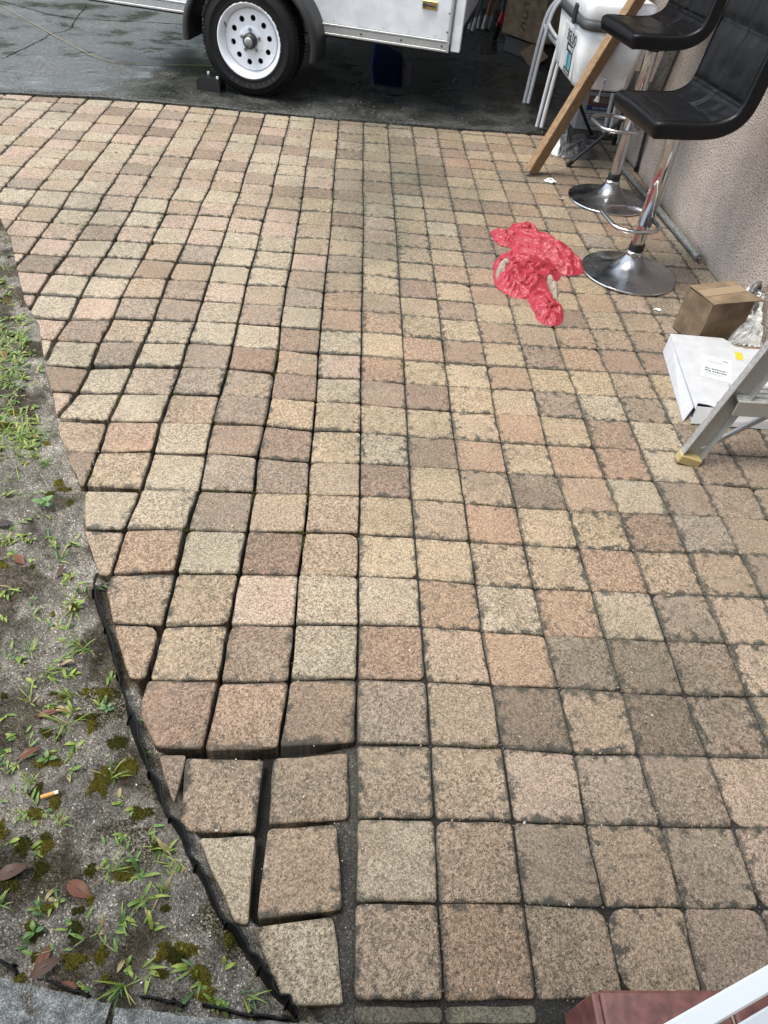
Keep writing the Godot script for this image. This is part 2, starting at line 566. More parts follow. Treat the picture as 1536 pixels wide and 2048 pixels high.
# ---------------------------------------------------------------- the paved ground
# measured corners of the paver courses, millimetres: [column, x, z, column, x, z, ...] per course from the porch outwards
const COURSES = [
	[1, 142, -1, 2, 293, -3, 3, 438, -8, 4, 570, -11],
	[1, 143, -143, 2, 294, -144, 3, 437, -139, 4, 580, -139, 5, 723, -139],
	[1, 147, -287, 2, 296, -285, 3, 436, -282, 4, 583, -281, 5, 727, -281],
	[-2, -300, -409, -1, -155, -418, 0, -2, -433, 1, 149, -434, 2, 295, -432, 3, 444, -423, 4, 577, -425, 5, 728, -425],
	[-3, -438, -559, -2, -291, -564, -1, -145, -573, 0, -1, -582, 1, 149, -583, 2, 292, -578, 3, 441, -576, 4, 583, -572, 5, 723, -567, 6, 868, -570],
	[-3, -436, -701, -2, -290, -712, -1, -144, -719, 0, 1, -724, 1, 145, -727, 2, 285, -719, 3, 433, -713, 4, 578, -714, 5, 726, -711, 6, 872, -710],
	[-4, -584, -839, -3, -435, -855, -2, -286, -861, -1, -146, -865, 0, -1, -870, 1, 146, -871, 2, 288, -858, 3, 432, -853, 4, 578, -854, 5, 727, -856, 6, 870, -854, 7, 1025, -856],
	[-4, -584, -984, -3, -437, -997, -2, -284, -1002, -1, -140, -1008, 0, -1, -1013, 1, 144, -1008, 2, 287, -1003, 3, 430, -998, 4, 576, -997, 5, 721, -995, 6, 874, -1003, 7, 1020, -1004],
	[-4, -576, -1132, -3, -429, -1143, -2, -283, -1148, -1, -139, -1151, 0, 1, -1156, 1, 142, -1154, 2, 289, -1146, 3, 432, -1138, 4, 579, -1139, 5, 726, -1143, 6, 873, -1144, 7, 1019, -1146, 8, 1157, -1144],
	[-5, -723, -1268, -4, -579, -1287, -3, -435, -1297, -2, -290, -1290, -1, -142, -1285, 0, 1, -1291, 1, 143, -1288, 2, 286, -1288, 3, 427, -1282, 4, 571, -1279, 5, 717, -1284, 6, 864, -1280, 7, 1009, -1281, 8, 1161, -1275],
	[-5, -735, -1413, -4, -587, -1423, -3, -438, -1435, -2, -284, -1435, -1, -140, -1427, 0, 2, -1435, 1, 143, -1424, 2, 285, -1425, 3, 428, -1419, 4, 568, -1422, 5, 716, -1421, 6, 867, -1425, 8, 1155, -1423],
	[-6, -855, -1537, -5, -731, -1555, -4, -584, -1568, -3, -435, -1571, -2, -280, -1576, -1, -140, -1572, 0, 1, -1579, 1, 145, -1567, 2, 286, -1563, 3, 427, -1564, 4, 573, -1568, 5, 717, -1566, 6, 866, -1568, 7, 1011, -1568],
	[-6, -855, -1674, -5, -729, -1697, -4, -580, -1714, -3, -433, -1723, -2, -280, -1714, -1, -142, -1704, 0, 0, -1711, 1, 145, -1699, 2, 289, -1700, 3, 433, -1701, 4, 578, -1708, 5, 724, -1707, 6, 869, -1705, 7, 1011, -1705],
	[-6, -864, -1826, -5, -728, -1843, -4, -584, -1855, -3, -436, -1861, -2, -281, -1855, -1, -145, -1844, 0, 1, -1852, 1, 147, -1838, 2, 288, -1839, 3, 435, -1838, 4, 576, -1842, 5, 720, -1843, 6, 866, -1847, 7, 1009, -1848],
	[-7, -1000, -1949, -6, -862, -1982, -5, -726, -1990, -4, -581, -2000, -3, -438, -2008, -2, -287, -2005, -1, -145, -1996, 0, 2, -2009, 1, 149, -2001, 2, 289, -1988, 3, 436, -1996, 4, 579, -1998, 5, 718, -1988, 6, 863, -1996, 7, 1005, -2000],
	[-7, -1008, -2108, -6, -869, -2129, -5, -730, -2146, -4, -581, -2141, -3, -437, -2144, -2, -288, -2150, -1, -145, -2148, 0, 1, -2158, 1, 151, -2153, 2, 293, -2136, 3, 435, -2141, 4, 580, -2138, 5, 726, -2129, 6, 868, -2140, 7, 1012, -2144, 8, 1160, -2145],
	[-8, -1155, -2265, -7, -1013, -2276, -6, -868, -2279, -5, -736, -2291, -4, -584, -2299, -3, -442, -2289, -2, -291, -2300, -1, -145, -2274, 0, 3, -2309, 1, 148, -2286, 2, 294, -2280, 3, 435, -2277, 6, 870, -2280, 7, 1012, -2280, 8, 1162, -2286],
	[-8, -1146, -2411, -7, -1005, -2435, -6, -861, -2438, -5, -730, -2430, -4, -585, -2432, -3, -441, -2443, -2, -286, -2434, -1, -144, -2439, 0, 2, -2458, 1, 151, -2430, 2, 295, -2432, 3, 436, -2420, 6, 869, -2418, 7, 1020, -2436, 8, 1171, -2446],
	[-4, -580, -2599, -3, -437, -2591, -2, -284, -2590, -1, -142, -2591, 0, 3, -2597, 1, 151, -2576, 2, 296, -2577, 3, 439, -2587],
	[0, 5, -2746, 1, 150, -2728, 2, 293, -2728, 3, 435, -2728],
]
# colour of each paver: course -> [first column, one letter per paver]
const TONES = {0: [-1, "ctottnnn"], 1: [-2, "ctctntnpn"], 2: [-3, "nttttpnnpn"], 3: [-3, "bobntdtdnn"], 4: [-4, "tybcotoddnp"], 5: [-4, "ttpccococnpp"],
	6: [-5, "tocbtyytyottn"], 7: [-5, "ccnttytoyybgnn"], 8: [-6, "bycnntbytdocnnn"], 9: [-6, "tocbbycboyoocnn"], 10: [-6, "cctnyyyyyoybcnn"], 11: [-6, "cpnnbcbbyyncncn"],
	12: [-7, "cncnbtpoyyoyytyn"], 13: [-8, "pntcccbcyobybobbn"], 14: [-8, "cpnncncooyyototbn"], 15: [-8, "cctnptnotybyybytn"], 16: [-9, "dpcbtccttybyooyopn"], 17: [-9, "pcctnccpnyyooboypn"]}
const TONE = {"c": Color(0.451, 0.394, 0.301), "y": Color(0.446, 0.350, 0.234), "t": Color(0.366, 0.274, 0.197), "o": Color(0.367, 0.233, 0.160), "b": Color(0.226, 0.146, 0.111), "n": Color(0.264, 0.205, 0.168), "d": Color(0.141, 0.103, 0.085), "p": Color(0.452, 0.335, 0.271), "g": Color(0.250, 0.231, 0.204)}
const PITCH = 0.1448
const ROWS = 33
const COL0 = -16
const COL1 = 12
var corner := {}

func corner_at(i: int, j: int) -> Vector2:
	var key := Vector2i(i, j)
	if corner.has(key): return corner[key]
	var best := Vector2i(999, 999)
	var cost := 1e9
	for dj in range(-3, 4):
		for di in range(-9, 10):
			var k := Vector2i(i + di, j + dj)
			if corner.has(k) and absf(di) + absf(dj) * 1.6 < cost:
				cost = absf(di) + absf(dj) * 1.6
				best = k
	var p: Vector2
	if cost > 1e8:
		p = Vector2(i * PITCH, -j * 0.1437 - i * PITCH * 0.045 * smoothstep(18.0, 28.0, j))
	else:
		var from: Vector2 = corner[best]
		p = from + Vector2((i - best.x) * PITCH, -(j - best.y) * 0.1437)
	p += Vector2(n_mid.get_noise_2d(i * 7.3, j * 9.1), n_mid.get_noise_2d(i * 8.7 + 40, j * 6.3)) * 0.004
	return p

func stain_at(p: Vector2) -> float:
	# old grey-green damp stains that run across the joints
	var s := 0.72 * exp(-pow((p.x - 0.10 + 0.06 * sin(p.y * 2.0)) / 0.29, 2.0)) * smoothstep(-2.0, -3.2, p.y) * (0.8 + 0.5 * n_low.get_noise_2d(p.x * 420.0, p.y * 60.0))
	s += 0.08 * smoothstep(-0.7, 0.0, p.y) * smoothstep(0.0, 0.7, p.x)
	s += 0.24 * exp(-pow((p.x - 0.70) / 0.22, 2.0) - pow((p.y + 0.62) / 0.17, 2.0))
	s += 0.18 * exp(-pow((p.x - 0.55) / 0.3, 2.0) - pow((p.y + 3.1) / 0.6, 2.0))
	s += 0.24 * exp(-pow((p.x + 1.15) / 0.25, 2.0) - pow((p.y + 2.85) / 0.35, 2.0))
	s += maxf(0.0, n_low.get_noise_2d(p.x * 75.0, p.y * 75.0)) * 0.35 + maxf(0.0, n_low.get_noise_2d(p.x * 260.0 + 77.0, p.y * 260.0)) * 0.2
	return clampf(s, 0.0, 0.62)

func paver_shape(A: Dictionary, poly: PackedVector2Array, mid: Vector2, y: float, tilt: Vector2, tint: Color, tint2: Color, cell: int, turn: int, r_corner: float, fine: bool) -> void:
	if poly.size() < 3: return
	# rounded, slightly ragged outline
	var out := PackedVector2Array()
	var n := poly.size()
	for k in n:
		var p := poly[k]
		var a := poly[(k - 1 + n) % n]
		var b := poly[(k + 1) % n]
		var r := minf(r_corner * rng.randf_range(0.7, 1.35) * (2.6 if rng.randf() < 0.06 else 1.0), minf(p.distance_to(a), p.distance_to(b)) * 0.4)
		var p0 := p + (a - p).normalized() * r
		var p1 := p + (b - p).normalized() * r
		if fine:
			for f: float in [0.0, 0.33, 0.67, 1.0]: out.append(p0.bezier_interpolate(p0.lerp(p, 0.62), p1.lerp(p, 0.62), p1, f))
			if p.distance_to(b) > 0.09:
				for f2: float in [0.3, 0.6]:
					out.append(p1.lerp(b, f2) + Vector2(rng.randf_range(-1, 1), rng.randf_range(-1, 1)) * 0.0019)
		else:
			out.append(p0.lerp(p, 0.12))
			out.append(p1.lerp(p, 0.12))
	var c := Vector2.ZERO
	for p2 in out: c += p2
	c /= out.size()
	var flip := (out[0] - c).cross(out[1] - c) < 0
	var base: int = A.v.size()
	var cw := cell % 4
	var ch := cell / 4
	var rings := [[-0.5, 0.0004, Vector3.UP], [0.0058, 0.0, Vector3.UP], [0.0016, -0.0018, Vector3(0.55, 0.83, 0)], [0.0, -0.0055, Vector3(0.92, 0.38, 0)], [0.0, -0.0055, Vector3(1, 0, 0)], [-0.001, -0.06, Vector3(1, 0, 0)]]
	var put := func(p: Vector2, h: float, nn: Vector3, shade: float) -> void:
		A.v.append(Vector3(p.x, y + h + tilt.dot(p - mid), p.y))
		A.n.append((nn - Vector3(tilt.x, 0, tilt.y)).normalized())
		var mixed := tint.lerp(tint2, clampf(0.5 + 1.1 * n_low.get_noise_2d(p.x * 420.0, p.y * 420.0), 0.0, 1.0) * 0.75)
		mixed = mixed.lerp(Color(0.135, 0.140, 0.105), stain_at(p))
		A.c.append(Color(mixed.r * shade, mixed.g * shade, mixed.b * shade))
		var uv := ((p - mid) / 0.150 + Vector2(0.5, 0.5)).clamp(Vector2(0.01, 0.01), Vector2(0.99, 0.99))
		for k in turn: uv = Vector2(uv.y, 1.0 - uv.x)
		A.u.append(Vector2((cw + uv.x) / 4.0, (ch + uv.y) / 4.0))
	put.call(c, 0.0006, Vector3.UP, 1.0)
	var m := out.size()
	for ri in rings.size():
		var ring: Array = rings[ri]
		for p in out:
			var d := (p - c).normalized()
			if ri == 0:
				put.call(c.lerp(p, 0.55), float(ring[1]), Vector3.UP, rng.randf_range(0.97, 1.03))
				continue
			var nn: Vector3 = ring[2]
			var h: float = ring[1]
			if ri == 1: h += rng.randf_range(-0.0006, 0.0004)
			put.call(p - d * float(ring[0]), h, Vector3(d.x * nn.x, nn.y, d.y * nn.x), 1.0)
	for k in m:
		var k2 := (k + 1) % m
		var t := [0, 1 + k, 1 + k2]
		for ri: int in [0, 1, 2, 4]:
			var o := 1 + ri * m
			t.append_array([o + k, o + m + k, o + m + k2, o + k, o + m + k2, o + k2])
		for e in range(0, t.size(), 3):
			A.i.append(base + t[e])
			A.i.append(base + (t[e + 2] if flip else t[e + 1]))
			A.i.append(base + (t[e + 1] if flip else t[e + 2]))

func fresh() -> Dictionary:
	return {"v": PackedVector3Array(), "n": PackedVector3Array(), "c": PackedColorArray(), "u": PackedVector2Array(), "i": PackedInt32Array()}

func commit(A: Dictionary) -> ArrayMesh:
	var arr := []
	arr.resize(Mesh.ARRAY_MAX)
	arr[Mesh.ARRAY_VERTEX] = A.v
	arr[Mesh.ARRAY_NORMAL] = A.n
	arr[Mesh.ARRAY_COLOR] = A.c
	arr[Mesh.ARRAY_TEX_UV] = A.u
	arr[Mesh.ARRAY_TEX_UV2] = A.u
	arr[Mesh.ARRAY_INDEX] = A.i
	var mesh := ArrayMesh.new()
	mesh.add_surface_from_arrays(Mesh.PRIMITIVE_TRIANGLES, arr)
	return mesh

# the curved edge between paving and flower bed, x and z in metres from the porch outwards
const BED_EDGE = [[-0.075, 0.03], [-0.112, -0.030], [-0.174, -0.107], [-0.201, -0.122], [-0.285, -0.233], [-0.332, -0.294], [-0.391, -0.409], [-0.451, -0.504], [-0.479, -0.561], [-0.528, -0.658], [-0.571, -0.766], [-0.612, -0.838], [-0.685, -0.979], [-0.720, -1.102], [-0.808, -1.255], [-0.873, -1.381], [-0.916, -1.497], [-0.985, -1.64], [-1.035, -1.76], [-1.089, -1.905], [-1.189, -2.06], [-1.30, -2.30], [-1.387, -2.511], [-1.485, -2.682], [-1.60, -2.86], [-1.75, -3.05]]
const SLAB_EDGE = [[-2.6, -4.26], [-2.057, -4.297], [-1.525, -4.369], [-0.961, -4.385], [-0.375, -4.37], [0.218, -4.388], [0.674, -4.403], [1.143, -4.438], [1.62, -4.46]]

func slab_z(x: float) -> float:
	for k in SLAB_EDGE.size() - 1:
		if x <= SLAB_EDGE[k + 1][0]:
			return lerpf(SLAB_EDGE[k][1], SLAB_EDGE[k + 1][1], (x - SLAB_EDGE[k][0]) / (SLAB_EDGE[k + 1][0] - SLAB_EDGE[k][0]))
	return -4.46

func bed_x(z: float) -> float:
	for k in BED_EDGE.size() - 1:
		if z >= BED_EDGE[k + 1][1]:
			return lerpf(BED_EDGE[k][0], BED_EDGE[k + 1][0], clampf((z - BED_EDGE[k][1]) / (BED_EDGE[k + 1][1] - BED_EDGE[k][1]), 0.0, 1.0))
	return -1.75 + (z + 3.05) * 0.6

func build_paving() -> void:
	for j in COURSES.size():
		var row: Array = COURSES[j]
		for k in range(0, row.size(), 3): corner[Vector2i(row[k], j)] = Vector2(row[k + 1], row[k + 2]) * 0.001
	# fill in the corners that were hidden, course by course
	for j in range(0, ROWS + 1):
		for i in range(COL0, COL1 + 1):
			if not corner.has(Vector2i(i, j)) and j < COURSES.size():
				continue
	var area := PackedVector2Array()
	for p: Array in BED_EDGE: area.append(Vector2(p[0], p[1]))
	area.append(Vector2(-2.6, -4.0))
	for p: Array in SLAB_EDGE: area.append(Vector2(p[0], p[1] + 0.004))
	area.append(Vector2(1.548, -4.45))
	area.append(Vector2(1.548, 0.004))
	area.append(Vector2(-0.07, 0.004))
	var list := []
	var moved := {Vector2i(-1, 0): [[-174, -107], [-35, -126], [-14, 4], [-108, 6]], Vector2i(-2, 1): [[-284, -246], [-179, -254], [-175, -105], [-201, -107]], Vector2i(-1, 1): [[-163, -266], [-34, -276], [-19, -128], [-167, -112]],
		Vector2i(-3, 2): [[-388, -404], [-328, -407], [-334, -300], [-347, -318]], Vector2i(-2, 2): [[-336, -402], [-179, -400], [-181, -256], [-322, -258]], Vector2i(-1, 2): [[-166, -404], [-15, -420], [-10, -284], [-164, -272]]}
	for j in range(-1, ROWS):
		for i in range(COL0, COL1):
			var q := PackedVector2Array([corner_at(i, j), corner_at(i + 1, j), corner_at(i + 1, j + 1), corner_at(i, j + 1)])
			if j == -1: # a thin cut strip against the kerb
				q = PackedVector2Array([Vector2(corner_at(i, 0).x, 0.029), Vector2(corner_at(i + 1, 0).x, 0.029), corner_at(i + 1, 0) + Vector2(0, 0.004), corner_at(i, 0) + Vector2(0, 0.004)])
				if i < 0 or i > 1: continue
			if Vector2i(i, j) in [Vector2i(-2, 0), Vector2i(-3, 1), Vector2i(-4, 2)]: continue
			var special := moved.has(Vector2i(i, j))
			if special:
				q = PackedVector2Array()
				for p: Array in moved[Vector2i(i, j)]: q.append(Vector2(p[0], p[1]) * 0.001)
			var mid := Vector2.ZERO
			for p3 in q: mid += p3 / 4.0
			if mid.y < -4.65 or mid.x > 1.65 or mid.x < -2.35 or mid.x < bed_x(mid.y) - 0.2: continue
			# wide open joints on the loose left side, sand-filled ones on the right
			var gap := clampf(0.0023 - mid.x * 0.0034, 0.0005, 0.0055) * (1.0 if mid.y > -2.6 else 0.75) * rng.randf_range(0.7, 1.3)
			var parts := [q]
			if not special and j >= 0: parts = Geometry2D.intersect_polygons(q, area)
			for piece: PackedVector2Array in parts:
				for inner: PackedVector2Array in Geometry2D.offset_polygon(piece, -gap, Geometry2D.JOIN_MITER):
					var ar := 0.0
					for k in inner.size(): ar += inner[k].cross(inner[(k + 1) % inner.size()]) * 0.5
					if absf(ar) < 0.0009 and j >= 0: continue
					if j == -1 and absf(ar) < 0.0002: continue
					list.append([mid.distance_to(Vector2(-0.07, 0.9)) * (1.0 if absf(ar) > 0.004 else 1.5), i, j, inner, mid])
	list.sort_custom(func(a: Array, b: Array) -> bool: return a[0] < b[0])
	var paving := thing("paving", "patio of tan, cream and brick-pink tumbled square concrete pavers", "pavement", Vector3.ZERO, 0.0, "", "structure")
	var rest := fresh()
	for k in list.size():
		var e: Array = list[k]
		var i: int = e[1]
		var j: int = e[2]
		var mid: Vector2 = e[4]
		var letter := ""
		if TONES.has(j):
			var at: int = i - int(TONES[j][0])
			if at >= 0 and at < (TONES[j][1] as String).length(): letter = (TONES[j][1] as String)[at]
		if letter == "":
			var pool := "ccccpppttnb" if mid.x < -0.35 else ("ttyyoobbnn" if mid.x > 0.45 else "bnnttyypc")
			if mid.x > 1.0: pool = "ttcnnpgb"
			letter = pool[rng.randi() % pool.length()]
		if j == -1: letter = "d"
		var tint: Color = TONE[letter]
		tint = tint.lerp(Color(0.47, 0.395, 0.315), 0.32) * rng.randf_range(0.93, 1.07)
		var stain := stain_at(mid)
		if j == -1: tint = Color(0.15, 0.145, 0.115)
		var other: Color = TONE["ctyyonpct"[rng.randi() % 9]]
		var tint2 := tint.lerp(other, 0.38) * rng.randf_range(0.9, 1.05)
		var dirt := 0.36 + 0.20 * smoothstep(-0.4, 0.8, mid.x) * smoothstep(-3.4, -1.0, mid.y) + stain * 0.5
		var cell := clampi(int((dirt + rng.randf_range(-0.28, 0.3)) * 15.0), 0, 15)
		var y := rng.randf_range(-0.002, 0.002) - (0.006 if j == -1 else 0.0)
		var loose := smoothstep(0.25, -0.5, mid.x) * smoothstep(-2.4, -1.2, mid.y)
		y += loose * rng.randf_range(-0.005, 0.006)
		if i < 0 and j >= 0 and j < 4: y += [-0.004, 0.003, -0.003, 0.003][j]
		var tilt := Vector2(rng.randf_range(-1, 1), rng.randf_range(-1, 1)) * (0.009 + 0.032 * loose)
		var big := k < 300
		var A := fresh() if big else rest
		paver_shape(A, e[3], mid, y, tilt, tint, tint2, cell, rng.randi() % 4, 0.0105 if mid.x > 0.5 else 0.0085, k < 230)
		if big: node("paver", commit(A), M.paver if rng.randf() < 0.55 else M.paver_fine, paving)
	var far := node("pavers", commit(rest), M.paver, paving)
	far.set_meta("kind", "stuff")
	# the sand in the joints, sunk where the loose edge has washed out
	var J := fresh()
	var nx := 190
	var nz := 200
	var jy := func(x: float, z: float) -> float:
		var loose := smoothstep(0.2, -0.25, x) * smoothstep(-2.9, -1.8, z)
		var y := lerpf(-0.0085, -0.036, loose) + n_mid.get_noise_2d(x * 300, z * 300) * 0.004
		var washed := smoothstep(0.03, 0.0, x) * smoothstep(-0.062, -0.04, x) * smoothstep(-0.44, -0.38, z)
		y = lerpf(y - 0.012 * smoothstep(0.0, -0.1, x), -0.022 + n_mid.get_noise_2d(x * 500, z * 500) * 0.006, washed)
		var beside := bed_x(z) - x
		if beside > -0.03 and washed < 0.5: y = minf(y, -0.03)
		if beside > 0.05: y = -0.055
		return y
	for j in nz:
		for i in nx:
			var x := lerpf(-2.4, 1.56, float(i) / (nx - 1))
			var z := lerpf(-4.46, 0.03, pow(float(j) / (nz - 1), 0.7))
			J.v.append(Vector3(x, jy.call(x, z), z))
			var dx: float = jy.call(x - 0.004, z) - jy.call(x + 0.004, z)
			var dz: float = jy.call(x, z - 0.004) - jy.call(x, z + 0.004)
			J.n.append(Vector3(dx, 0.008, dz).normalized())
			var washed := smoothstep(0.03, 0.0, x) * smoothstep(-0.062, -0.04, x) * smoothstep(-0.46, -0.38, z)
			var k := maxf(washed, 0.35 * smoothstep(0.5, 0.9, x) * smoothstep(-1.2, -0.3, z))
			J.c.append(Color(0.32, 0.31, 0.30).lerp(Color(1, 1, 0.98), k))
			J.u.append(Vector2(x, z))
	for j in nz - 1:
		for i in nx - 1:
			var q := j * nx + i
			for e: int in [q, q + nx + 1, q + nx, q, q + 1, q + nx + 1]: J.i.append(e)
	var js := node("joint_sand", commit(J), M.joint)
	tag(js, "dark sand filling the joints between the patio pavers", "sand", "", "structure")

func build_joint_debris() -> void:
	var st := begin(-1)
	for k in 2600:
		var x := rng.randf_range(-1.2, 1.5)
		var z := -3.6 * pow(rng.randf(), 1.4) - 0.02
		if x < bed_x(z) + 0.02 or (x < 0.08 and z > -0.62): continue
		var at := corner_at(roundi(x / PITCH), roundi(-z / 0.1437))
		var slide := rng.randf_range(-0.07, 0.07)
		var off := rng.randfn(0, 0.0026)
		var p := Vector2(at.x + off, at.y + slide) if k % 2 else Vector2(at.x + slide, at.y + off)
		var loose := smoothstep(0.2, -0.25, p.x) * smoothstep(-2.9, -1.8, p.y)
		var s := rng.randf_range(0.0009, 0.0026)
		cbox(st, Vector3(s * rng.randf_range(1.0, 1.8), s, s), Vector3(p.x, lerpf(-0.006, -0.034, loose) + rng.randf() * 0.003, p.y), Basis.from_euler(Vector3(rng.randf() * 3, rng.randf() * 6, 0)), s * 0.25)
	tag(obj("joint_grit", st, M.crumb_pale), "grit and crumbs lodged in the joints between pavers", "grit", "", "stuff")
	st = begin(-1)
	for k in 1500: # pale pebbles worn out of the paver faces
		var x3 := rng.randf_range(-0.9, 1.3)
		var z3 := -2.0 * pow(rng.randf(), 1.3) - 0.01
		if x3 < bed_x(z3) + 0.03: continue
		var s3 := rng.randf_range(0.0008, 0.0019) * (1.0 if rng.randf() < 0.92 else 1.6)
		cbox(st, Vector3(s3 * rng.randf_range(1.2, 2.2), s3 * 0.7, s3 * 1.4), Vector3(x3, 0.0012, z3), Basis.from_euler(Vector3(0, rng.randf() * 6, 0)), s3 * 0.3)
	tag(obj("pebbles", st, M.pebble), "pale pebbles showing in the worn paver faces", "pebbles", "", "stuff")
	st = begin(-1)
	for k in 420: # bits of leaf and soil dropped on the pavers
		var x2 := rng.randf_range(-1.1, 1.45)
		var z2 := -3.9 * pow(rng.randf(), 1.3) - 0.02
		if x2 < bed_x(z2) + 0.03: continue
		var l := rng.randf_range(0.0015, 0.006)
		cbox(st, Vector3(l, 0.0008, l * rng.randf_range(0.25, 0.8)), Vector3(x2, 0.0022, z2), Basis.from_euler(Vector3(0.1, rng.randf() * 6, 0.1)), 0.0002)
	tag(obj("specks", st, M.twig), "dark specks of soil and leaf dropped on the pavers", "specks", "", "stuff")

func soil_y(x: float, z: float) -> float:
	var beside := bed_x(z) - x # distance left of the paving edge
	var y := -0.016 + 0.012 * smoothstep(0.03, 0.25, beside)
	y += n_low.get_noise_2d(x * 260, z * 260) * 0.011 + n_mid.get_noise_2d(x * 420, z * 420) * 0.008 + n_fine.get_noise_2d(x * 800, z * 800) * 0.0035
	y -= smoothstep(-0.012, -0.045, beside) * 0.05
	return y

func build_bed() -> void:
	# the far ground, one sheet to the horizon
	var st := begin()
	surf(st, 2, 2, func(i: int, j: int) -> Vector3: return Vector3(-300 + 600 * i, -0.075, -300 + 600 * j))
	tag(obj("ground", st, M.ground), "dull green and brown ground around the house", "ground", "", "structure")
	# the bed of damp sandy soil
	var nx := 190
	var nz := 430
	var A := fresh()
	for j in nz:
		var z := lerpf(0.16, -3.1, pow(float(j) / (nz - 1), 1.2))
		var x1 := bed_x(z) + 0.05
		for i in nx:
			var x := lerpf(x1, x1 - (0.75 + 0.5 * smoothstep(0.0, -2.0, z)), pow(float(i) / (nx - 1), 1.3))
			var h := 0.003
			var y := soil_y(x, z)
			A.v.append(Vector3(x, y, z))
			A.n.append(Vector3(soil_y(x - h, z) - soil_y(x + h, z), 2 * h, soil_y(x, z - h) - soil_y(x, z + h)).normalized())
			var damp := clampf(0.5 + n_low.get_noise_2d(x * 170 + 90, z * 170) * 1.3 + n_mid.get_noise_2d(x * 250, z * 250) * 0.5, 0.0, 1.0)
			var c := Color(1.0, 0.99, 0.97).lerp(Color(0.36, 0.33, 0.28), smoothstep(0.42, 0.95, damp))
			A.c.append(c)
			A.u.append(Vector2(x, z))
	for j in nz - 1:
		for i in nx - 1:
			var a := j * nx + i
			for e: int in [a, a + nx + 1, a + nx, a, a + 1, a + nx + 1]: A.i.append(e)
	tag(node("soil", commit(A), M.soil), "bare damp grey sandy soil left of the paving", "soil", "", "structure")

const TUFTS = [-1351, -2407, -1334, -2305, -1213, -2057, -1182, -1892, -1120, -1853, -1064, -1753, -1010, -1659, -1081, -1623, -1031, -1562, -978, -1491, -1042, -1509, -954, -1374, -977, -1360, -919, -1332, -904, -1145, -909, -1088, -846, -943, -743, -933, -705, -943, -720, -894, -852, -926, -656, -813, -642, -741, -783, -791, -802, -783, -779, -700, -737, -611, -696, -626, -710, -606, -630, -648, -598, -643, -577, -643, -624, -591, -606, -580, -642, -567, -669, -542, -658, -508, -618, -504, -585, -528, -574, -489, -576, -461, -522, -513, -522, -571, -694, -474, -661, -432, -669, -401, -645, -372, -550, -420, -539, -365, -463, -357, -438, -310, -409, -302, -531, -264, -420, -253, -355, -232, -336, -224, -320, -208, -434, -206, -421, -190, -371, -191, -358, -151, -505, -165, -498, -142, -522, -127, -457, -109, -414, -98, -384, -106, -337, -106, -523, -70, -359, -49, -328, -46, -361, -23, -270, -71, -257, -43, -243, -26, -224, -3, -208, -53, -171, -10, -208, 0, -1270, -2121, -1177, -1975, -1148, -1772, -1082, -1693, -1119, -1688, -1130, -1932, -996, -1592, -1311, -2190, -1125, -1775]
const MOSS = [-585, -384, 35, -585, -326, 30, -576, -285, 25, -549, -308, 25, -538, -193, 30, -579, -229, 35, -542, -229, 30, -471, -427, 35, -436, -377, 45, -533, -479, 25, -557, -478, 20, -609, -444, 20, -394, -293, 35, -455, -190, 25, -405, -190, 25, -453, -95, 30, -526, -105, 20, -578, -164, 25, -644, -748, 25, -528, -463, 25, -479, -347, 50, -442, -56, 30, -307, -77, 20, -714, -518, 15, -603, -521, 15, -233, -13, 25, -1007, -1369, 40, -1004, -1439, 30, -523, -536, 30]

func blade(st: SurfaceTool, at: Vector3, dir: float, length: float, width: float, rise: float, droop: float, c: Color) -> void:
	var d := Vector3(cos(dir), 0, sin(dir))
	var s := Vector3(-d.z, 0, d.x)
	var prev_l := Vector3.ZERO
	var prev_r := Vector3.ZERO
	for k in 6:
		var f := k / 5.0
		var w := width * sin(PI * clampf(0.18 + f * 0.82, 0, 1)) * 0.5 + 0.0002
		var p := at + d * length * f * (1.0 - 0.15 * droop * f) + Vector3.UP * (rise * length * (f - droop * f * f))
		p.y = maxf(p.y, at.y + 0.0012)
		var l := p + s * w + Vector3.UP * w * 0.4
		var r := p - s * w + Vector3.UP * w * 0.4
		if k > 0:
			var tint := c * (0.85 + 0.3 * f)
			for v: Vector3 in [prev_l, l, p, prev_l, p, at if k == 1 else st.get_meta("mid"), p, r, prev_r, p, prev_r, at if k == 1 else st.get_meta("mid")]:
				st.set_color(Color(tint.r, tint.g, tint.b))
				st.add_vertex(v)
		st.set_meta("mid", p)
		prev_l = l
		prev_r = r

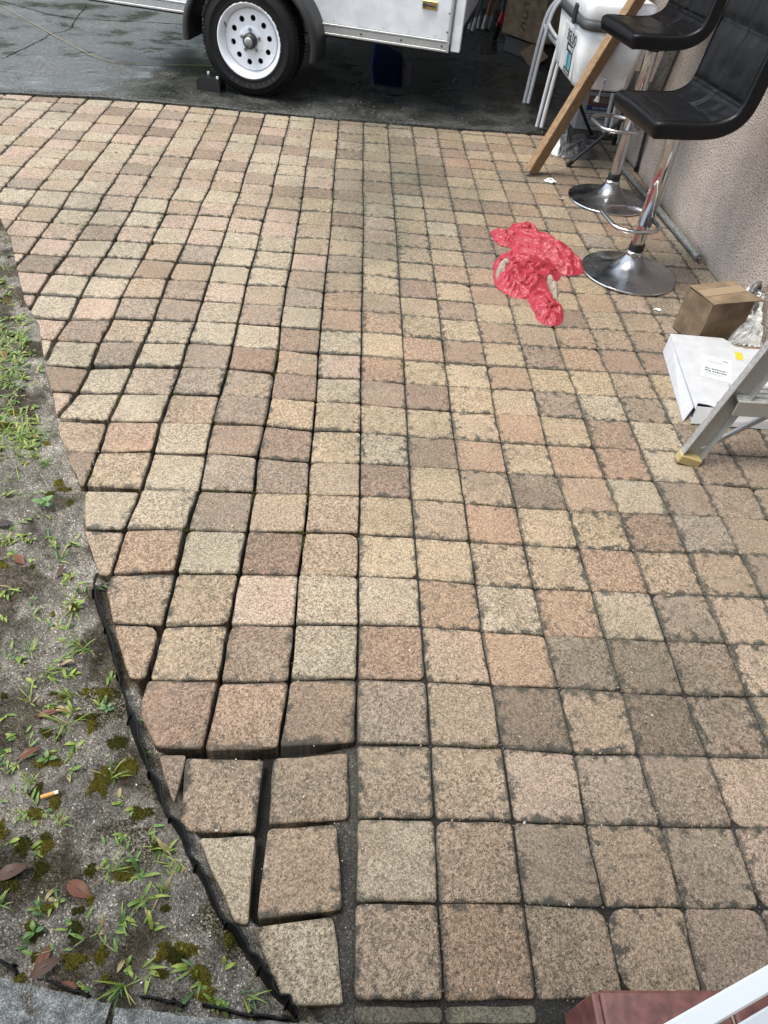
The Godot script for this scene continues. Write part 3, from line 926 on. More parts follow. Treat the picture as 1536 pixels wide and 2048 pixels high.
func build_plants() -> void:
	var st := begin(0)
	var spots := []
	for k in range(0, TUFTS.size(), 2): spots.append([TUFTS[k] * 0.001, TUFTS[k + 1] * 0.001, 1.0])
	for k in 460:
		var z := -3.0 * pow(rng.randf(), 0.8)
		var x := bed_x(z) - rng.randf_range(0.05, 0.55)
		if n_low.get_noise_2d(x * 160.0 + 40.0, z * 160.0) < -0.02: continue
		spots.append([x, z, 0.75])
	for k in 620: # the thicker growth along the far left
		var z2 := rng.randf_range(-2.75, -1.25)
		var x2 := bed_x(z2) - 0.045 - 0.24 * pow(rng.randf(), 1.15)
		if n_low.get_noise_2d(x2 * 200.0, z2 * 200.0) < -0.12: continue
		spots.append([x2, z2, 0.95])
	for s: Array in spots:
		var x3: float = s[0]
		var z3: float = s[1]
		var kind := rng.randf()
		var n := rng.randi_range(4, 9) if kind < 0.7 else rng.randi_range(7, 16)
		var scale: float = s[2] * rng.randf_range(0.55, 1.2)
		var lean := rng.randf() * TAU
		for b in n:
			var px := x3 + rng.randfn(0, 0.0045)
			var pz := z3 + rng.randfn(0, 0.0045)
			var g := rng.randf()
			var c := Color(0.075, 0.140, 0.016).lerp(Color(0.200, 0.255, 0.036), g)
			if rng.randf() < 0.14: c = Color(0.24, 0.19, 0.08)
			if rng.randf() < 0.2: c = Color(0.04, 0.10, 0.022)
			var way := lean + rng.randfn(0.0, 1.1)
			if kind < 0.7: blade(st, Vector3(px, soil_y(px, pz) - 0.001, pz), way, rng.randf_range(0.010, 0.040) * scale, rng.randf_range(0.0030, 0.0078), rng.randf_range(0.3, 1.3), rng.randf_range(0.4, 1.0), c)
			else: blade(st, Vector3(px, soil_y(px, pz) - 0.001, pz), way, rng.randf_range(0.02, 0.055) * scale, rng.randf_range(0.0012, 0.0024), rng.randf_range(0.3, 1.4), rng.randf_range(0.3, 0.9), c)
		if rng.randf() < 0.12: # a runner creeping over the soil
			var w := rng.randf() * TAU
			var from := Vector2(x3, z3)
			for b in 4:
				var to := from + Vector2(cos(w), sin(w)) * rng.randf_range(0.015, 0.03)
				blade(st, Vector3(from.x, soil_y(from.x, from.y) + 0.001, from.y), w, from.distance_to(to) * 1.2, 0.0018, 0.12, 0.8, Color(0.14, 0.13, 0.05))
				blade(st, Vector3(to.x, soil_y(to.x, to.y), to.y), w + rng.randf_range(0.4, 1.3), rng.randf_range(0.012, 0.03), 0.005, 0.5, 0.5, Color(0.10, 0.18, 0.03))
				w += rng.randf_range(-0.5, 0.5)
				from = to
	tag(obj("grass", st, M.grass), "short green crabgrass tufts scattered over the grey soil", "grass", "", "stuff")
	# moss: low cushions of tiny shoots
	st = begin(-1)
	var cushions := MOSS.duplicate()
	for k in 70:
		var z0 := -2.3 * pow(rng.randf(), 1.5) - 0.03
		cushions.append_array([(bed_x(z0) - 0.02 - rng.randf() * 0.5) * 1000.0, z0 * 1000.0, rng.randf_range(12.0, 30.0)])
	for k in range(0, cushions.size(), 3):
		var cx: float = cushions[k] * 0.001
		var cz: float = cushions[k + 1] * 0.001
		var r: float = cushions[k + 2] * 0.001 * 0.62
		var hue := rng.randf()
		var base := Color(0.24, 0.215, 0.05).lerp(Color(0.11, 0.115, 0.035), smoothstep(0.35, 0.85, hue))
		var sx := rng.randf_range(0.75, 1.35)
		for b in int(1700 * pow(r / 0.02, 2.0)):
			var w := rng.randf() * TAU
			var f := absf(rng.randfn(0.0, 0.55)) if b % 3 else sqrt(rng.randf()) * 0.75
			if f > 1.7: continue
			var edge := 0.85 + 0.7 * n_low.get_noise_2d(cos(w) * 26 + k * 9, sin(w) * 26)
			var px := cx + cos(w) * f * r * edge * sx
			var pz := cz + sin(w) * f * r * edge / sx
			if px > bed_x(pz) - 0.004: continue
			var y := soil_y(px, pz) + 0.010 * maxf(0.0, 1.0 - f * f) * (0.75 + 0.5 * n_fine.get_noise_2d(px * 1500.0, pz * 1500.0)) - 0.001
			var a := rng.randf() * TAU
			var q := rng.randf_range(0.0011, 0.0022)
			var p := Vector3(px, y, pz)
			var c := base * rng.randf_range(0.5, 1.7)
			for v: Vector3 in [p + Vector3(cos(a), -0.3, sin(a)) * q, p + Vector3(cos(a + 2.1), -0.3, sin(a + 2.1)) * q, p + Vector3(0, 1.6, 0) * q, p + Vector3(cos(a + 4.2), -0.3, sin(a + 4.2)) * q, p + Vector3(cos(a), -0.3, sin(a)) * q, p + Vector3(0, 1.6, 0) * q]:
				st.set_color(Color(c.r, c.g, c.b))
				st.add_vertex(v)
	# a thin dark film of moss along the edging
	for k in 16000:
		var z5 := rng.randf_range(-0.62, -0.03)
		var x5 := bed_x(z5) - 0.02 - absf(rng.randfn(0, 0.09))
		if n_low.get_noise_2d(x5 * 330.0, z5 * 330.0) < 0.10 + rng.randf() * 0.2: continue
		var p5 := Vector3(x5, soil_y(x5, z5) + 0.0006, z5)
		var a5 := rng.randf() * TAU
		var c5 := Color(0.10, 0.095, 0.03) * rng.randf_range(0.4, 1.4)
		for v: Vector3 in [p5 + Vector3(cos(a5), -0.2, sin(a5)) * 0.0024, p5 + Vector3(cos(a5 + 2.1), -0.2, sin(a5 + 2.1)) * 0.0024, p5 + Vector3(0, 1.0, 0) * 0.0024]:
			st.set_color(Color(c5.r, c5.g, c5.b))
			st.add_vertex(v)
	# scraps of moss in the loose joints
	for k in 60:
		var cx2 := rng.randf_range(-0.9, 0.35)
		var cz2 := rng.randf_range(-3.2, -0.35)
		if cx2 < bed_x(cz2) + 0.03: continue
		var node_at := corner_at(roundi(cx2 / PITCH), roundi(-cz2 / 0.1437))
		var slide := rng.randf_range(-0.05, 0.05)
		for b in 70:
			var v2 := Vector2(node_at.x + rng.randfn(0, 0.0022), node_at.y + slide + rng.randfn(0, 0.012)) if k % 3 else Vector2(node_at.x + slide + rng.randfn(0, 0.012), node_at.y + rng.randfn(0, 0.0022))
			var p2 := Vector3(v2.x, -0.006 + rng.randf() * 0.005, v2.y)
			var a2 := rng.randf() * TAU
			var q2 := rng.randf_range(0.0012, 0.0026)
			var c2 := Color(0.10, 0.105, 0.025) * rng.randf_range(0.5, 1.5)
			for v: Vector3 in [p2 + Vector3(cos(a2), -0.3, sin(a2)) * q2, p2 + Vector3(cos(a2 + 2.1), -0.3, sin(a2 + 2.1)) * q2, p2 + Vector3(0, 1.6, 0) * q2]:
				st.set_color(Color(c2.r, c2.g, c2.b))
				st.add_vertex(v)
	tag(obj("moss", st, M.moss), "yellow-green and dark moss cushions on the damp soil", "moss", "", "stuff")
	# broad-leaved weeds, a plant each
	weed(-0.800, -1.058, 9, 0.020, "broad-leaved green weed with rounded leaves on the soil, in the upper half of the bed")
	weed(-0.506, -0.497, 5, 0.013, "small green three-leaved weed leaning on the black edging strip")
	weed(-0.430, -0.470, 4, 0.009, "tiny weed sprout between the edging strip and a large brown paver")
	weed(-0.585, -0.385, 6, 0.013, "green seedling beside the yellow moss at the left of the bed")
	weed(-0.516, -0.095, 6, 0.012, "round-leaved green weed just behind the two crossed red leaves")
	weed(-0.407, -0.405, 4, 0.008, "tiny weed sprout in the gap beside the edging strip's lower bend")
	weed(-0.985, -1.105, 5, 0.014, "leafy green weed at the far left edge of the bed")

func weed(x: float, z: float, n: int, r: float, label: String) -> void:
	var t := thing("weed", label, "weed", Vector3(x, soil_y(x, z), z))
	var st := begin()
	tube(st, [Vector3(0, -0.004, 0), Vector3(0, 0.012, 0)], 0.0008, 6)
	obj("stem", st, M.weed, t)
	for k in n:
		st = begin()
		leaf_shape(st, r * rng.randf_range(0.8, 1.3), 0.55, 0.25)
		var o := obj("leaf", st, M.weed if k % 3 else M.weed_dark, t)
		var w := TAU * k / n * 1.9 + rng.randf() * 0.5
		o.transform = Transform3D(Basis(Vector3.UP, w) * Basis(Vector3.BACK, 0.15 + rng.randf() * 0.3), Vector3(cos(w), 0, -sin(w)) * r * 0.25 * (k % 2) + Vector3(0, 0.006 + 0.002 * k, 0))

func leaf_shape(st: SurfaceTool, length: float, wide: float, curl: float) -> void:
	# a pointed leaf from its stalk at the origin along +x
	surf(st, 9, 5, func(i: int, j: int) -> Vector3:
		var f := i / 8.0
		var w := length * wide * 0.5 * pow(sin(PI * pow(f, 0.85)), 0.8)
		var s := (j - 2) / 2.0
		return Vector3(length * f, length * (curl * 0.35 * sin(PI * f) + absf(s) * 0.10 * wide * sin(PI * f)), w * s))

func fallen_leaf(x0: float, z0: float, x1: float, z1: float, y: float, wide: float, m: String, label: String, curl := 0.22, roll := 0.0) -> void:
	var d := Vector2(x1 - x0, z1 - z0)
	var t := thing("fallen_leaf", label, "leaf", Vector3(x0, y, z0), -d.angle(), "fallen leaves on the bed")
	var st := begin()
	leaf_shape(st, d.length(), wide, curl)
	var o := obj("blade", st, M[m], t)
	o.rotation.x = roll
	st = begin()
	tube(st, [Vector3(-d.length() * 0.12, 0.0, 0.0), Vector3(0, 0.0004, 0), Vector3(d.length() * 0.5, d.length() * curl * 0.35 + 0.0003, 0), Vector3(d.length() * 0.97, 0.0006, 0)], 0.0006, 5)
	obj("midrib", st, M.leaf_dark, t)

# ---------------------------------------------------------------- the slab, kerb, walls
func build_setting() -> void:
	# wet concrete slab with a ragged lip towards the pavers
	var st := begin()
	surf(st, 160, 60, func(i: int, j: int) -> Vector3:
		var x := lerpf(-6.5, 1.56, float(i) / 159.0)
		var near := slab_z(maxf(x, -2.6)) + n_mid.get_noise_2d(x * 260, 7) * 0.008 + n_fine.get_noise_2d(x * 900, 3) * 0.004
		var f := maxf(0.0, j - 3) / 56.0
		var z := near - 0.004 - f * 6.6
		var y := 0.012 + n_low.get_noise_2d(x * 60, z * 60) * 0.002
		if j == 0: y = -0.06
		if j == 1: y = 0.001 + n_fine.get_noise_2d(x * 500, 9) * 0.003
		if j == 2:
			y = 0.009
			z = near - 0.002
		if j <= 1: z = near
		return Vector3(x, y, z))
	var slab := tag(obj("concrete_slab", st, M.slab), "wet dark concrete slab under the trailer, with cracks and puddles", "driveway", "", "structure")
	crack("crack", [[-2.265, -4.953], [-2.249, -5.10], [-2.229, -5.279], [-2.20, -5.50], [-2.189, -5.673], [-2.12, -5.85], [-2.163, -6.125], [-2.217, -6.657]], 0.0045, 0.014, slab)
	crack("saw_joint", [[-2.95, -6.60], [-2.561, -6.348], [-2.291, -6.215], [-2.001, -6.22], [-1.349, -6.35], [-0.4, -6.43], [0.6, -6.47]], 0.006, 0.004, slab)
	crack("hairline", [[-1.5, -5.9], [-1.3, -5.95], [-1.05, -5.93]], 0.003, 0.01, slab)
	# standing water on the slab
	for w: Array in [["shallow puddle on the slab under the rear of the trailer", 0.27, -5.75, 0.50, 0.80, 1.0]]:
		st = begin()
		surf(st, 49, 7, func(i: int, j: int) -> Vector3:
			var a := TAU * i / 48.0
			var r := (0.75 + 0.7 * n_low.get_noise_2d(cos(a) * 26 + w[5] * 40, sin(a) * 26) + 0.22 * n_fine.get_noise_2d(cos(a) * 40, sin(a) * 40 + w[5])) * j / 6.0
			var x: float = w[1] + cos(a) * r * w[3]
			var z: float = w[2] + sin(a) * r * w[4]
			return Vector3(x, 0.0148 - 0.003 * smoothstep(0.8, 1.0, j / 6.0), z))
		tag(obj("puddle", st, M.water), w[0], "puddle", "", "structure")
	# unseen greenery, added to darken the reflections in the wet slab
	st = begin()
	surf(st, 60, 16, func(i: int, j: int) -> Vector3:
		var x := lerpf(-26.0, -1.0, i / 59.0)
		var a := PI * j / 15.0
		return Vector3(x, maxf(0.0, sin(a)) * (3.3 + 1.3 * n_mid.get_noise_2d(i * 12.0, 3)) - 0.1, -17.0 + cos(a) * 1.3 + 0.5 * n_mid.get_noise_2d(i * 20.0, j * 20.0)))
	tag(obj("added_hedge", st, M.added_hedge), "unseen dark greenery added beyond the concrete slab to darken its reflections", "added_hedge")
	st = begin(-1)
	for k in 520: # pale grit and specks on the slab
		var x := rng.randf_range(-2.3, 1.5)
		var z := slab_z(x) - 0.02 - 1.9 * pow(rng.randf(), 1.7)
		var s := rng.randf_range(0.0015, 0.005)
		cbox(st, Vector3(s * 1.5, s * 0.5, s), Vector3(x, 0.0125 + n_low.get_noise_2d(x * 60, z * 60) * 0.002, z), Basis(Vector3.UP, rng.randf() * TAU), 0.0004)
	tag(obj("grit", st, M.grit), "pale specks of grit scattered on the wet slab", "grit", "", "stuff")
	# kerb stones at the front edge of the bed
	var kerb := thing("kerb", "grey concrete kerb along the front edge of the flower bed", "kerb", Vector3.ZERO, 0, "", "structure")
	for poly: Array in [[[-0.85, -0.085], [-0.70, -0.062], [-0.548, -0.032], [-0.468, -0.017], [-0.372, 0.002], [-0.383, 0.20], [-0.85, 0.20]], [[-0.362, 0.006], [-0.235, 0.020], [-0.114, 0.026], [-0.02, 0.029], [0.35, 0.031], [0.35, 0.20], [-0.373, 0.20]]]:
		var pp := PackedVector2Array()
		for k in poly.size():
			var a := Vector2(poly[k][0], poly[k][1])
			var b := Vector2(poly[(k + 1) % poly.size()][0], poly[(k + 1) % poly.size()][1])
			for f in 8: pp.append(a.lerp(b, f / 8.0) + Vector2(rng.randf_range(-1, 1), rng.randf_range(-1, 1)) * 0.0018)
		st = begin(-1)
		prism(st, pp, -0.08, 0.004)
		obj("kerb_stone", st, M.kerb, kerb)
	# rendered wall along the right of the patio and on into the garage
	st = begin(-1)
	surf(st, 2, 2, func(i: int, j: int) -> Vector3: return Vector3(1.557 + 0.004 * j, -0.07 + 2.77 * j, 0.9 - 9.2 * i))
	cbox(st, Vector3(0.2, 2.77, 9.2), Vector3(1.663, 1.315, -3.7), Basis.IDENTITY, 0.005)
	tag(obj("stucco_wall", st, M.stucco), "beige stucco wall with coarse texture behind the bar stools", "wall")
	# the garage behind: back wall, left return, roof
	var g := thing("garage", "dark garage behind the trailer with a pale back wall", "building", Vector3(0, 0, -8.3))
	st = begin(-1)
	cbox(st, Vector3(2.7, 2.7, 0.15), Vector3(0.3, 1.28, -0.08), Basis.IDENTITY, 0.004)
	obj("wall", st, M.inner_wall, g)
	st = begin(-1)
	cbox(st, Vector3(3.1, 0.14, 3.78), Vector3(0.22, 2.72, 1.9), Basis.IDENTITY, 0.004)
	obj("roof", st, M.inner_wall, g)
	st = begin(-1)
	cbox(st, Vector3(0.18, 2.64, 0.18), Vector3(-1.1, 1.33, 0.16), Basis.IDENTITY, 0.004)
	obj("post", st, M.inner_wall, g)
	# red quarry tiles of the porch step
	var step := thing("porch_step", "step edged with red-brown quarry tiles at the bottom right", "step", Vector3(0.34, 0, 0.012))
	st = begin(-1)
	cbox(st, Vector3(1.3, 0.22, 0.36), Vector3(0.657, 0.032, 0.196), Basis.IDENTITY, 0.003)
	obj("grout_bed", st, M.grout, step)
	for k in 4:
		st = begin(-1)
		cbox(st, Vector3(0.186, 0.013, 0.30), Vector3(0.098 + 0.192 * k, 0.1455, 0.152), Basis(Vector3.RIGHT, 0.004 * (k % 2)), 0.004)
		obj("tile", st, M.tile, step)
	for k in 2:
		st = begin(-1)
		cbox(st, Vector3(0.012, 0.20, 0.17), Vector3(0.001, 0.043, 0.087 + 0.176 * k), Basis.IDENTITY, 0.003)
		obj("tile", st, M.tile, step)
	for k in 4:
		st = begin(-1)
		cbox(st, Vector3(0.186, 0.20, 0.012), Vector3(0.098 + 0.192 * k, 0.042, 0.012), Basis.IDENTITY, 0.003)
		obj("tile", st, M.tile, step)
	# unseen house front and roof, added to shade the near pavers
	var shading_porch := thing("shading_porch", "unseen beige house front and roof added behind the viewer to shade the near pavers", "building", Vector3(0, 0, 1.9))
	st = begin(-1)
	cbox(st, Vector3(9.0, 3.0, 0.2), Vector3(-2.0, 1.42, 0.1), Basis.IDENTITY, 0.01)
	obj("wall", st, M.stucco, shading_porch)
	st = begin(-1)
	cbox(st, Vector3(6.0, 0.16, 1.75), Vector3(0.2, 2.62, -0.87), Basis.IDENTITY, 0.01)
	obj("roof", st, M.white_paint, shading_porch)
	# white rail that crosses the corner
	var r := thing("white_rail", "white painted rail crossing the bottom right corner above the red tiles", "railing", Vector3(0.36, 0, 0.10))
	var d := Vector3(0.93, 0, -0.367).normalized()
	var bs := Basis(d, Vector3.UP, d.cross(Vector3.UP))
	st = begin(-1)
	cbox(st, Vector3(1.0, 0.018, 0.022), Vector3(0.223, 0.441, -0.096), bs, 0.002)
	obj("top_rail", st, M.rail_paint, r)
	st = begin(-1)
	cbox(st, Vector3(1.0, 0.02, 0.03), Vector3(0.25, 0.19, -0.060), bs, 0.002)
	obj("bottom_rail", st, M.rail_paint, r)
	st = begin(-1)
	cbox(st, Vector3(0.04, 0.44, 0.04), Vector3(0.16, 0.22, -0.07) + d * 0.48, bs, 0.003)
	obj("post", st, M.white_paint, r)

func crack(called: String, pts: Array, w: float, wander: float, parent: Node3D) -> void:
	var path := []
	for p: Array in pts: path.append(Vector3(p[0], 0, p[1]))
	var line := smooth_path(path, 14)
	var st := begin()
	for k in line.size() - 1:
		var a: Vector3 = line[k]
		var b: Vector3 = line[k + 1]
		a += Vector3(n_fine.get_noise_2d(k * 31.0, 5) * wander, 0, n_fine.get_noise_2d(k * 31.0, 80) * wander)
		b += Vector3(n_fine.get_noise_2d((k + 1) * 31.0, 5) * wander, 0, n_fine.get_noise_2d((k + 1) * 31.0, 80) * wander)
		var s := (b - a).normalized().cross(Vector3.UP) * w * (0.7 + 0.5 * n_mid.get_noise_1d(k * 40.0))
		a.y = 0.0135 + n_low.get_noise_2d(a.x * 60, a.z * 60) * 0.002
		b.y = 0.0135 + n_low.get_noise_2d(b.x * 60, b.z * 60) * 0.002
		fquad(st, a + s, b + s, b - s, a - s, Vector3.UP)
	obj(called, st, M.gap, parent)

# ---------------------------------------------------------------- lawn edging
func edging(pts: Array, h0: float, h1: float, label: String) -> void:
	var ctrl := []
	for p: Array in pts: ctrl.append(Vector3(p[0], 0, p[1]))
	var line := smooth_path(ctrl, 10)
	var t := thing("edging_strip", label, "edging")
	var st := begin()
	var n := line.size()
	var at := func(i: int) -> Array:
		var a: Vector3 = line[i]
		var q: Vector3 = line[mini(i + 1, n - 1)]
		var o: Vector3 = line[maxi(i - 1, 0)]
		var side := (q - o).normalized().cross(Vector3.UP)
		var h := lerpf(h0, h1, clampf(0.45 + 0.6 * n_mid.get_noise_1d(i * 1.3 + h1 * 9000.0) + 0.5 * n_low.get_noise_1d(i * 1.1 + 70.0), 0.0, 1.2))
		var lean := (n_mid.get_noise_1d(i * 1.5 + 300.0) * 0.8 + 0.35) * h
		return [a, side, h, lean]
	surf(st, n, 9, func(i: int, j: int) -> Vector3:
		var e: Array = at.call(i)
		var a: Vector3 = e[0]
		var side: Vector3 = e[1]
		# up one face, over the lip and down the other
		var f: float = [0.0, 0.34, 0.68, 0.95, 1.0, 0.95, 0.68, 0.34, 0.0][j]
		var off: float = [0.0015, 0.0015, 0.0015, 0.0018, 0.0, -0.0018, -0.0015, -0.0015, -0.0015][j]
		return a + side * (off - float(e[3]) * f * f) + Vector3.UP * (-0.03 + (float(e[2]) + 0.03) * f))
	obj("strip", st, M.edging, t)
	st = begin()
	var lip := []
	for i in n:
		var e: Array = at.call(i)
		lip.append((e[0] as Vector3) - (e[1] as Vector3) * float(e[3]) + Vector3.UP * float(e[2]))
	tube(st, lip, 0.0021, 7)
	obj("rounded_lip", st, M.edging, t)
	for i in range(6, n - 3, 14): # moulded ribs across the strip
		var e2: Array = at.call(i)
		var a2: Vector3 = e2[0]
		var s2: Vector3 = e2[1]
		st = begin()
		var rib := []
		for k in 6:
			var f2 := k / 5.0
			rib.append(a2 - s2 * (float(e2[3]) * f2 * f2 - 0.003) + Vector3.UP * (-0.02 + (float(e2[2]) + 0.02) * f2))
		tube(st, rib, 0.0022, 6)
		obj("rib", st, M.edging, t)

# ---------------------------------------------------------------- bar stools
func bar_stool(label: String, at: Vector3, ring_y: float, seat_y: float, turn: float) -> void:
	# seat_y: height of the seat's top; the stool faces -x before it is turned
	var t := thing("bar_stool", label, "bar stool", at, turn, "bar stools by the stucco wall")
	var st := begin()
	lathe(st, [Vector2(0.198, 0.0), Vector2(0.203, 0.003), Vector2(0.2035, 0.008), Vector2(0.201, 0.0105)], 72)
	obj("rim", st, M.chrome, t)
	st = begin()
	lathe(st, [Vector2(0.201, 0.0105), Vector2(0.17, 0.0155), Vector2(0.13, 0.023), Vector2(0.10, 0.032), Vector2(0.075, 0.044), Vector2(0.055, 0.06), Vector2(0.042, 0.078), Vector2(0.037, 0.088)], 72)
	obj("base", st, M.base_chrome, t)
	st = begin()
	lathe(st, [Vector2(0.037, 0.088), Vector2(0.0375, 0.092), Vector2(0.036, 0.102), Vector2(0.033, 0.106), Vector2(0.026, 0.107)], 40)
	obj("neck", st, M.chrome, t)
	st = begin()
	lathe(st, [Vector2(0.0305, 0.106), Vector2(0.0315, 0.109), Vector2(0.0315, 0.134), Vector2(0.0305, 0.137), Vector2(0.02, 0.1372)], 32)
	obj("collar", st, M.black, t)
	st = begin()
	lathe(st, [Vector2(0.0255, 0.12), Vector2(0.0255, ring_y + 0.05)], 32)
	obj("column", st, M.chrome, t)
	st = begin()
	lathe(st, [Vector2(0.026, ring_y - 0.022), Vector2(0.0295, ring_y - 0.02), Vector2(0.0295, seat_y - 0.075)], 32)
	obj("sleeve", st, M.chrome, t)
	# D-shaped foot ring in front of the sleeve
	st = begin()
	var pts := []
	var rr := rrect(0.098, 0.125, 0.075, 8)
	for p in rr: pts.append(Vector3(-0.072 + p.x, ring_y - (p.x + 0.0) * 0.12 * 0.0, p.y))
	tube(st, pts, 0.0085, 12, true)
	obj("foot_ring", st, M.chrome, t)
	st = begin()
	cbox(st, Vector3(0.10, 0.03, 0.10), Vector3(-0.0, seat_y - 0.052, 0), Basis.IDENTITY, 0.004)
	obj("seat_plate", st, M.black, t)
	# one upholstered shell: seat, then a bend, then the back
	var prof := [[-0.198, -0.006], [-0.17, -0.001], [-0.12, 0.0], [-0.06, 0.0], [0.0, 0.003], [0.05, 0.012], [0.092, 0.034], [0.114, 0.066], [0.124, 0.12], [0.132, 0.20], [0.145, 0.30], [0.163, 0.40], [0.172, 0.45]]
	var path := []
	for p2: Array in prof: path.append(Vector3(p2[0], seat_y + p2[1], 0))
	var line := smooth_path(path, 6)
	for piece in 2:
		var i0 := 0 if piece == 0 else 41
		var i1 := 41 if piece == 0 else line.size() - 1
		st = begin()
		var n := i1 - i0 + 1
		var nv := 53
		surf(st, n, nv, func(i: int, j: int) -> Vector3:
			return shell_point(line, i0 + i, i, n, j, piece), false, false)
		obj("seat" if piece == 0 else "backrest", st, M.leather, t)
	var n_all := line.size()
	for s2: float in [-0.5, 0.0, 0.5]:
		seam_highlight(line, Vector2(n_all * 0.60, s2), Vector2(n_all - 2.0, s2), t.get_node("backrest"))
		seam_highlight(line, Vector2(n_all * 0.385, s2), Vector2(40, s2), t.get_node("seat"))
	seam_highlight(line, Vector2(n_all * 0.79, -0.88), Vector2(n_all * 0.79, 0.88), t.get_node("backrest"))
	seam_highlight(line, Vector2(n_all * 0.375, -0.88), Vector2(n_all * 0.375, 0.88), t.get_node("seat"))
	# welt stitched round the top edge
	for piece in 2:
		for s: float in [-1.0, 1.0]:
			st = begin()
			var welt := []
			var a := 4 if piece == 0 else 43
			var b := 40 if piece == 0 else line.size() - 2
			for i in range(a, b): welt.append(shell_top(line, i, s * 0.915) + shell_normal(line, i) * 0.0006)
			tube(st, welt, 0.0016, 5)
			obj("welt", st, M.stitch, t.get_node("seat" if piece == 0 else "backrest"))

func seam_highlight(line: Array, a: Vector2, b: Vector2, parent: Node3D) -> void:
	# a paler line painting the highlight along a seam, from (row, side) a to b
	var st := begin()
	var pts := []
	for k in 25:
		var q := a.lerp(b, k / 24.0)
		pts.append(shell_top(line, roundi(q.x), q.y) + shell_normal(line, roundi(q.x)) * 0.0008)
	tube(st, pts, 0.0011, 5)
	obj("seam", st, M.seam, parent)

func shell_normal(line: Array, i: int) -> Vector3:
	var a: Vector3 = line[maxi(i - 1, 0)]
	var b: Vector3 = line[mini(i + 1, line.size() - 1)]
	var d := (b - a).normalized()
	return Vector3(-d.y, d.x, 0)

func shell_half(i: int, n: int) -> float:
	var f := float(i) / n
	return 0.198 - 0.014 * pow(maxf(0.0, 1.0 - f / 0.10), 2.0) - 0.012 * maxf(0.0, f - 0.6)

func shell_top(line: Array, i: int, s: float) -> Vector3:
	var n := line.size()
	var p: Vector3 = line[i]
	# quilting: channels along the back, cross seams at the bend and half way up
	var f := float(i) / n
	var flat := 1.0 - smoothstep(0.86, 0.93, absf(s))
	var puff := 0.016 + 0.007 * (1.0 - s * s)
	var seam_s := absf(absf(fmod(s + 2.25, 0.5) - 0.25))
	var seam := exp(-pow(seam_s / 0.022, 2.0)) * 0.55 + exp(-seam_s / 0.075) * 0.6
	if f > 0.57:
		puff -= 0.010 * seam * flat
		for at: float in [0.585, 0.79]: puff -= 0.011 * (exp(-pow((f - at) / 0.009, 2.0)) * 0.55 + exp(-absf(f - at) / 0.028) * 0.6) * flat
	elif f > 0.36:
		puff -= 0.008 * exp(-pow((f - 0.375) / 0.008, 2.0)) * flat
		puff -= 0.006 * seam * flat
	else:
		puff -= 0.003 * exp(-pow((f - 0.17) / 0.008, 2.0)) * flat
	puff += (n_low.get_noise_2d(i * 5.0, s * 90.0) * 0.0025 + n_mid.get_noise_2d(i * 6.0, s * 60.0) * 0.0008) * flat
	return p + shell_normal(line, i) * puff + Vector3(0, 0, s * shell_half(i, n))

func shell_point(line: Array, i: int, k: int, n: int, j: int, piece: int) -> Vector3:
	# once round the section: over the quilted top, down a squared side, back underneath, up the other side
	var nn := shell_normal(line, i)
	var hw := shell_half(i, line.size())
	var r := 0.014
	var top := 0.0165
	var bot := -0.040
	var p: Vector3 = line[i]
	var q: Vector3
	var zc := hw - r
	if j <= 28:
		q = shell_top(line, i, lerpf(-1.0, 1.0, j / 28.0) * zc / hw)
	elif j <= 33:
		var w := PI / 2 * (1.0 - (j - 28) / 5.0)
		q = p + Vector3(0, 0, zc + r * cos(w)) + nn * (top - r + r * sin(w))
	elif j <= 38:
		var w2 := -PI / 2 * (j - 34) / 4.0
		q = p + Vector3(0, 0, zc + r * cos(w2)) + nn * (bot + r + r * sin(w2))
	elif j <= 43:
		q = p + Vector3(0, 0, lerpf(zc, -zc, (j - 38) / 5.0)) + nn * bot
	elif j <= 47:
		var w3 := -PI / 2 - PI / 2 * (j - 43) / 4.0
		q = p + Vector3(0, 0, -zc + r * cos(w3)) + nn * (bot + r + r * sin(w3))
	elif j < 52:
		var w4 := PI - PI / 2 * (j - 48) / 4.0
		q = p + Vector3(0, 0, -zc + r * cos(w4)) + nn * (top - r + r * sin(w4))
	else:
		q = shell_top(line, i, -zc / hw)
	var end := k if piece == 0 else n - 1 - k
	var mid: Vector3 = p + nn * -0.012 + Vector3(0, 0, clampf(q.z, -hw + 0.02, hw - 0.02))
	if end == 0: return q.lerp(mid, 0.98)
	if end == 1: return q.lerp(mid, 0.22) - (line[maxi(i, 1)] - line[maxi(i, 1) - 1]) * (0.75 if piece == 0 else -0.75)
	return q

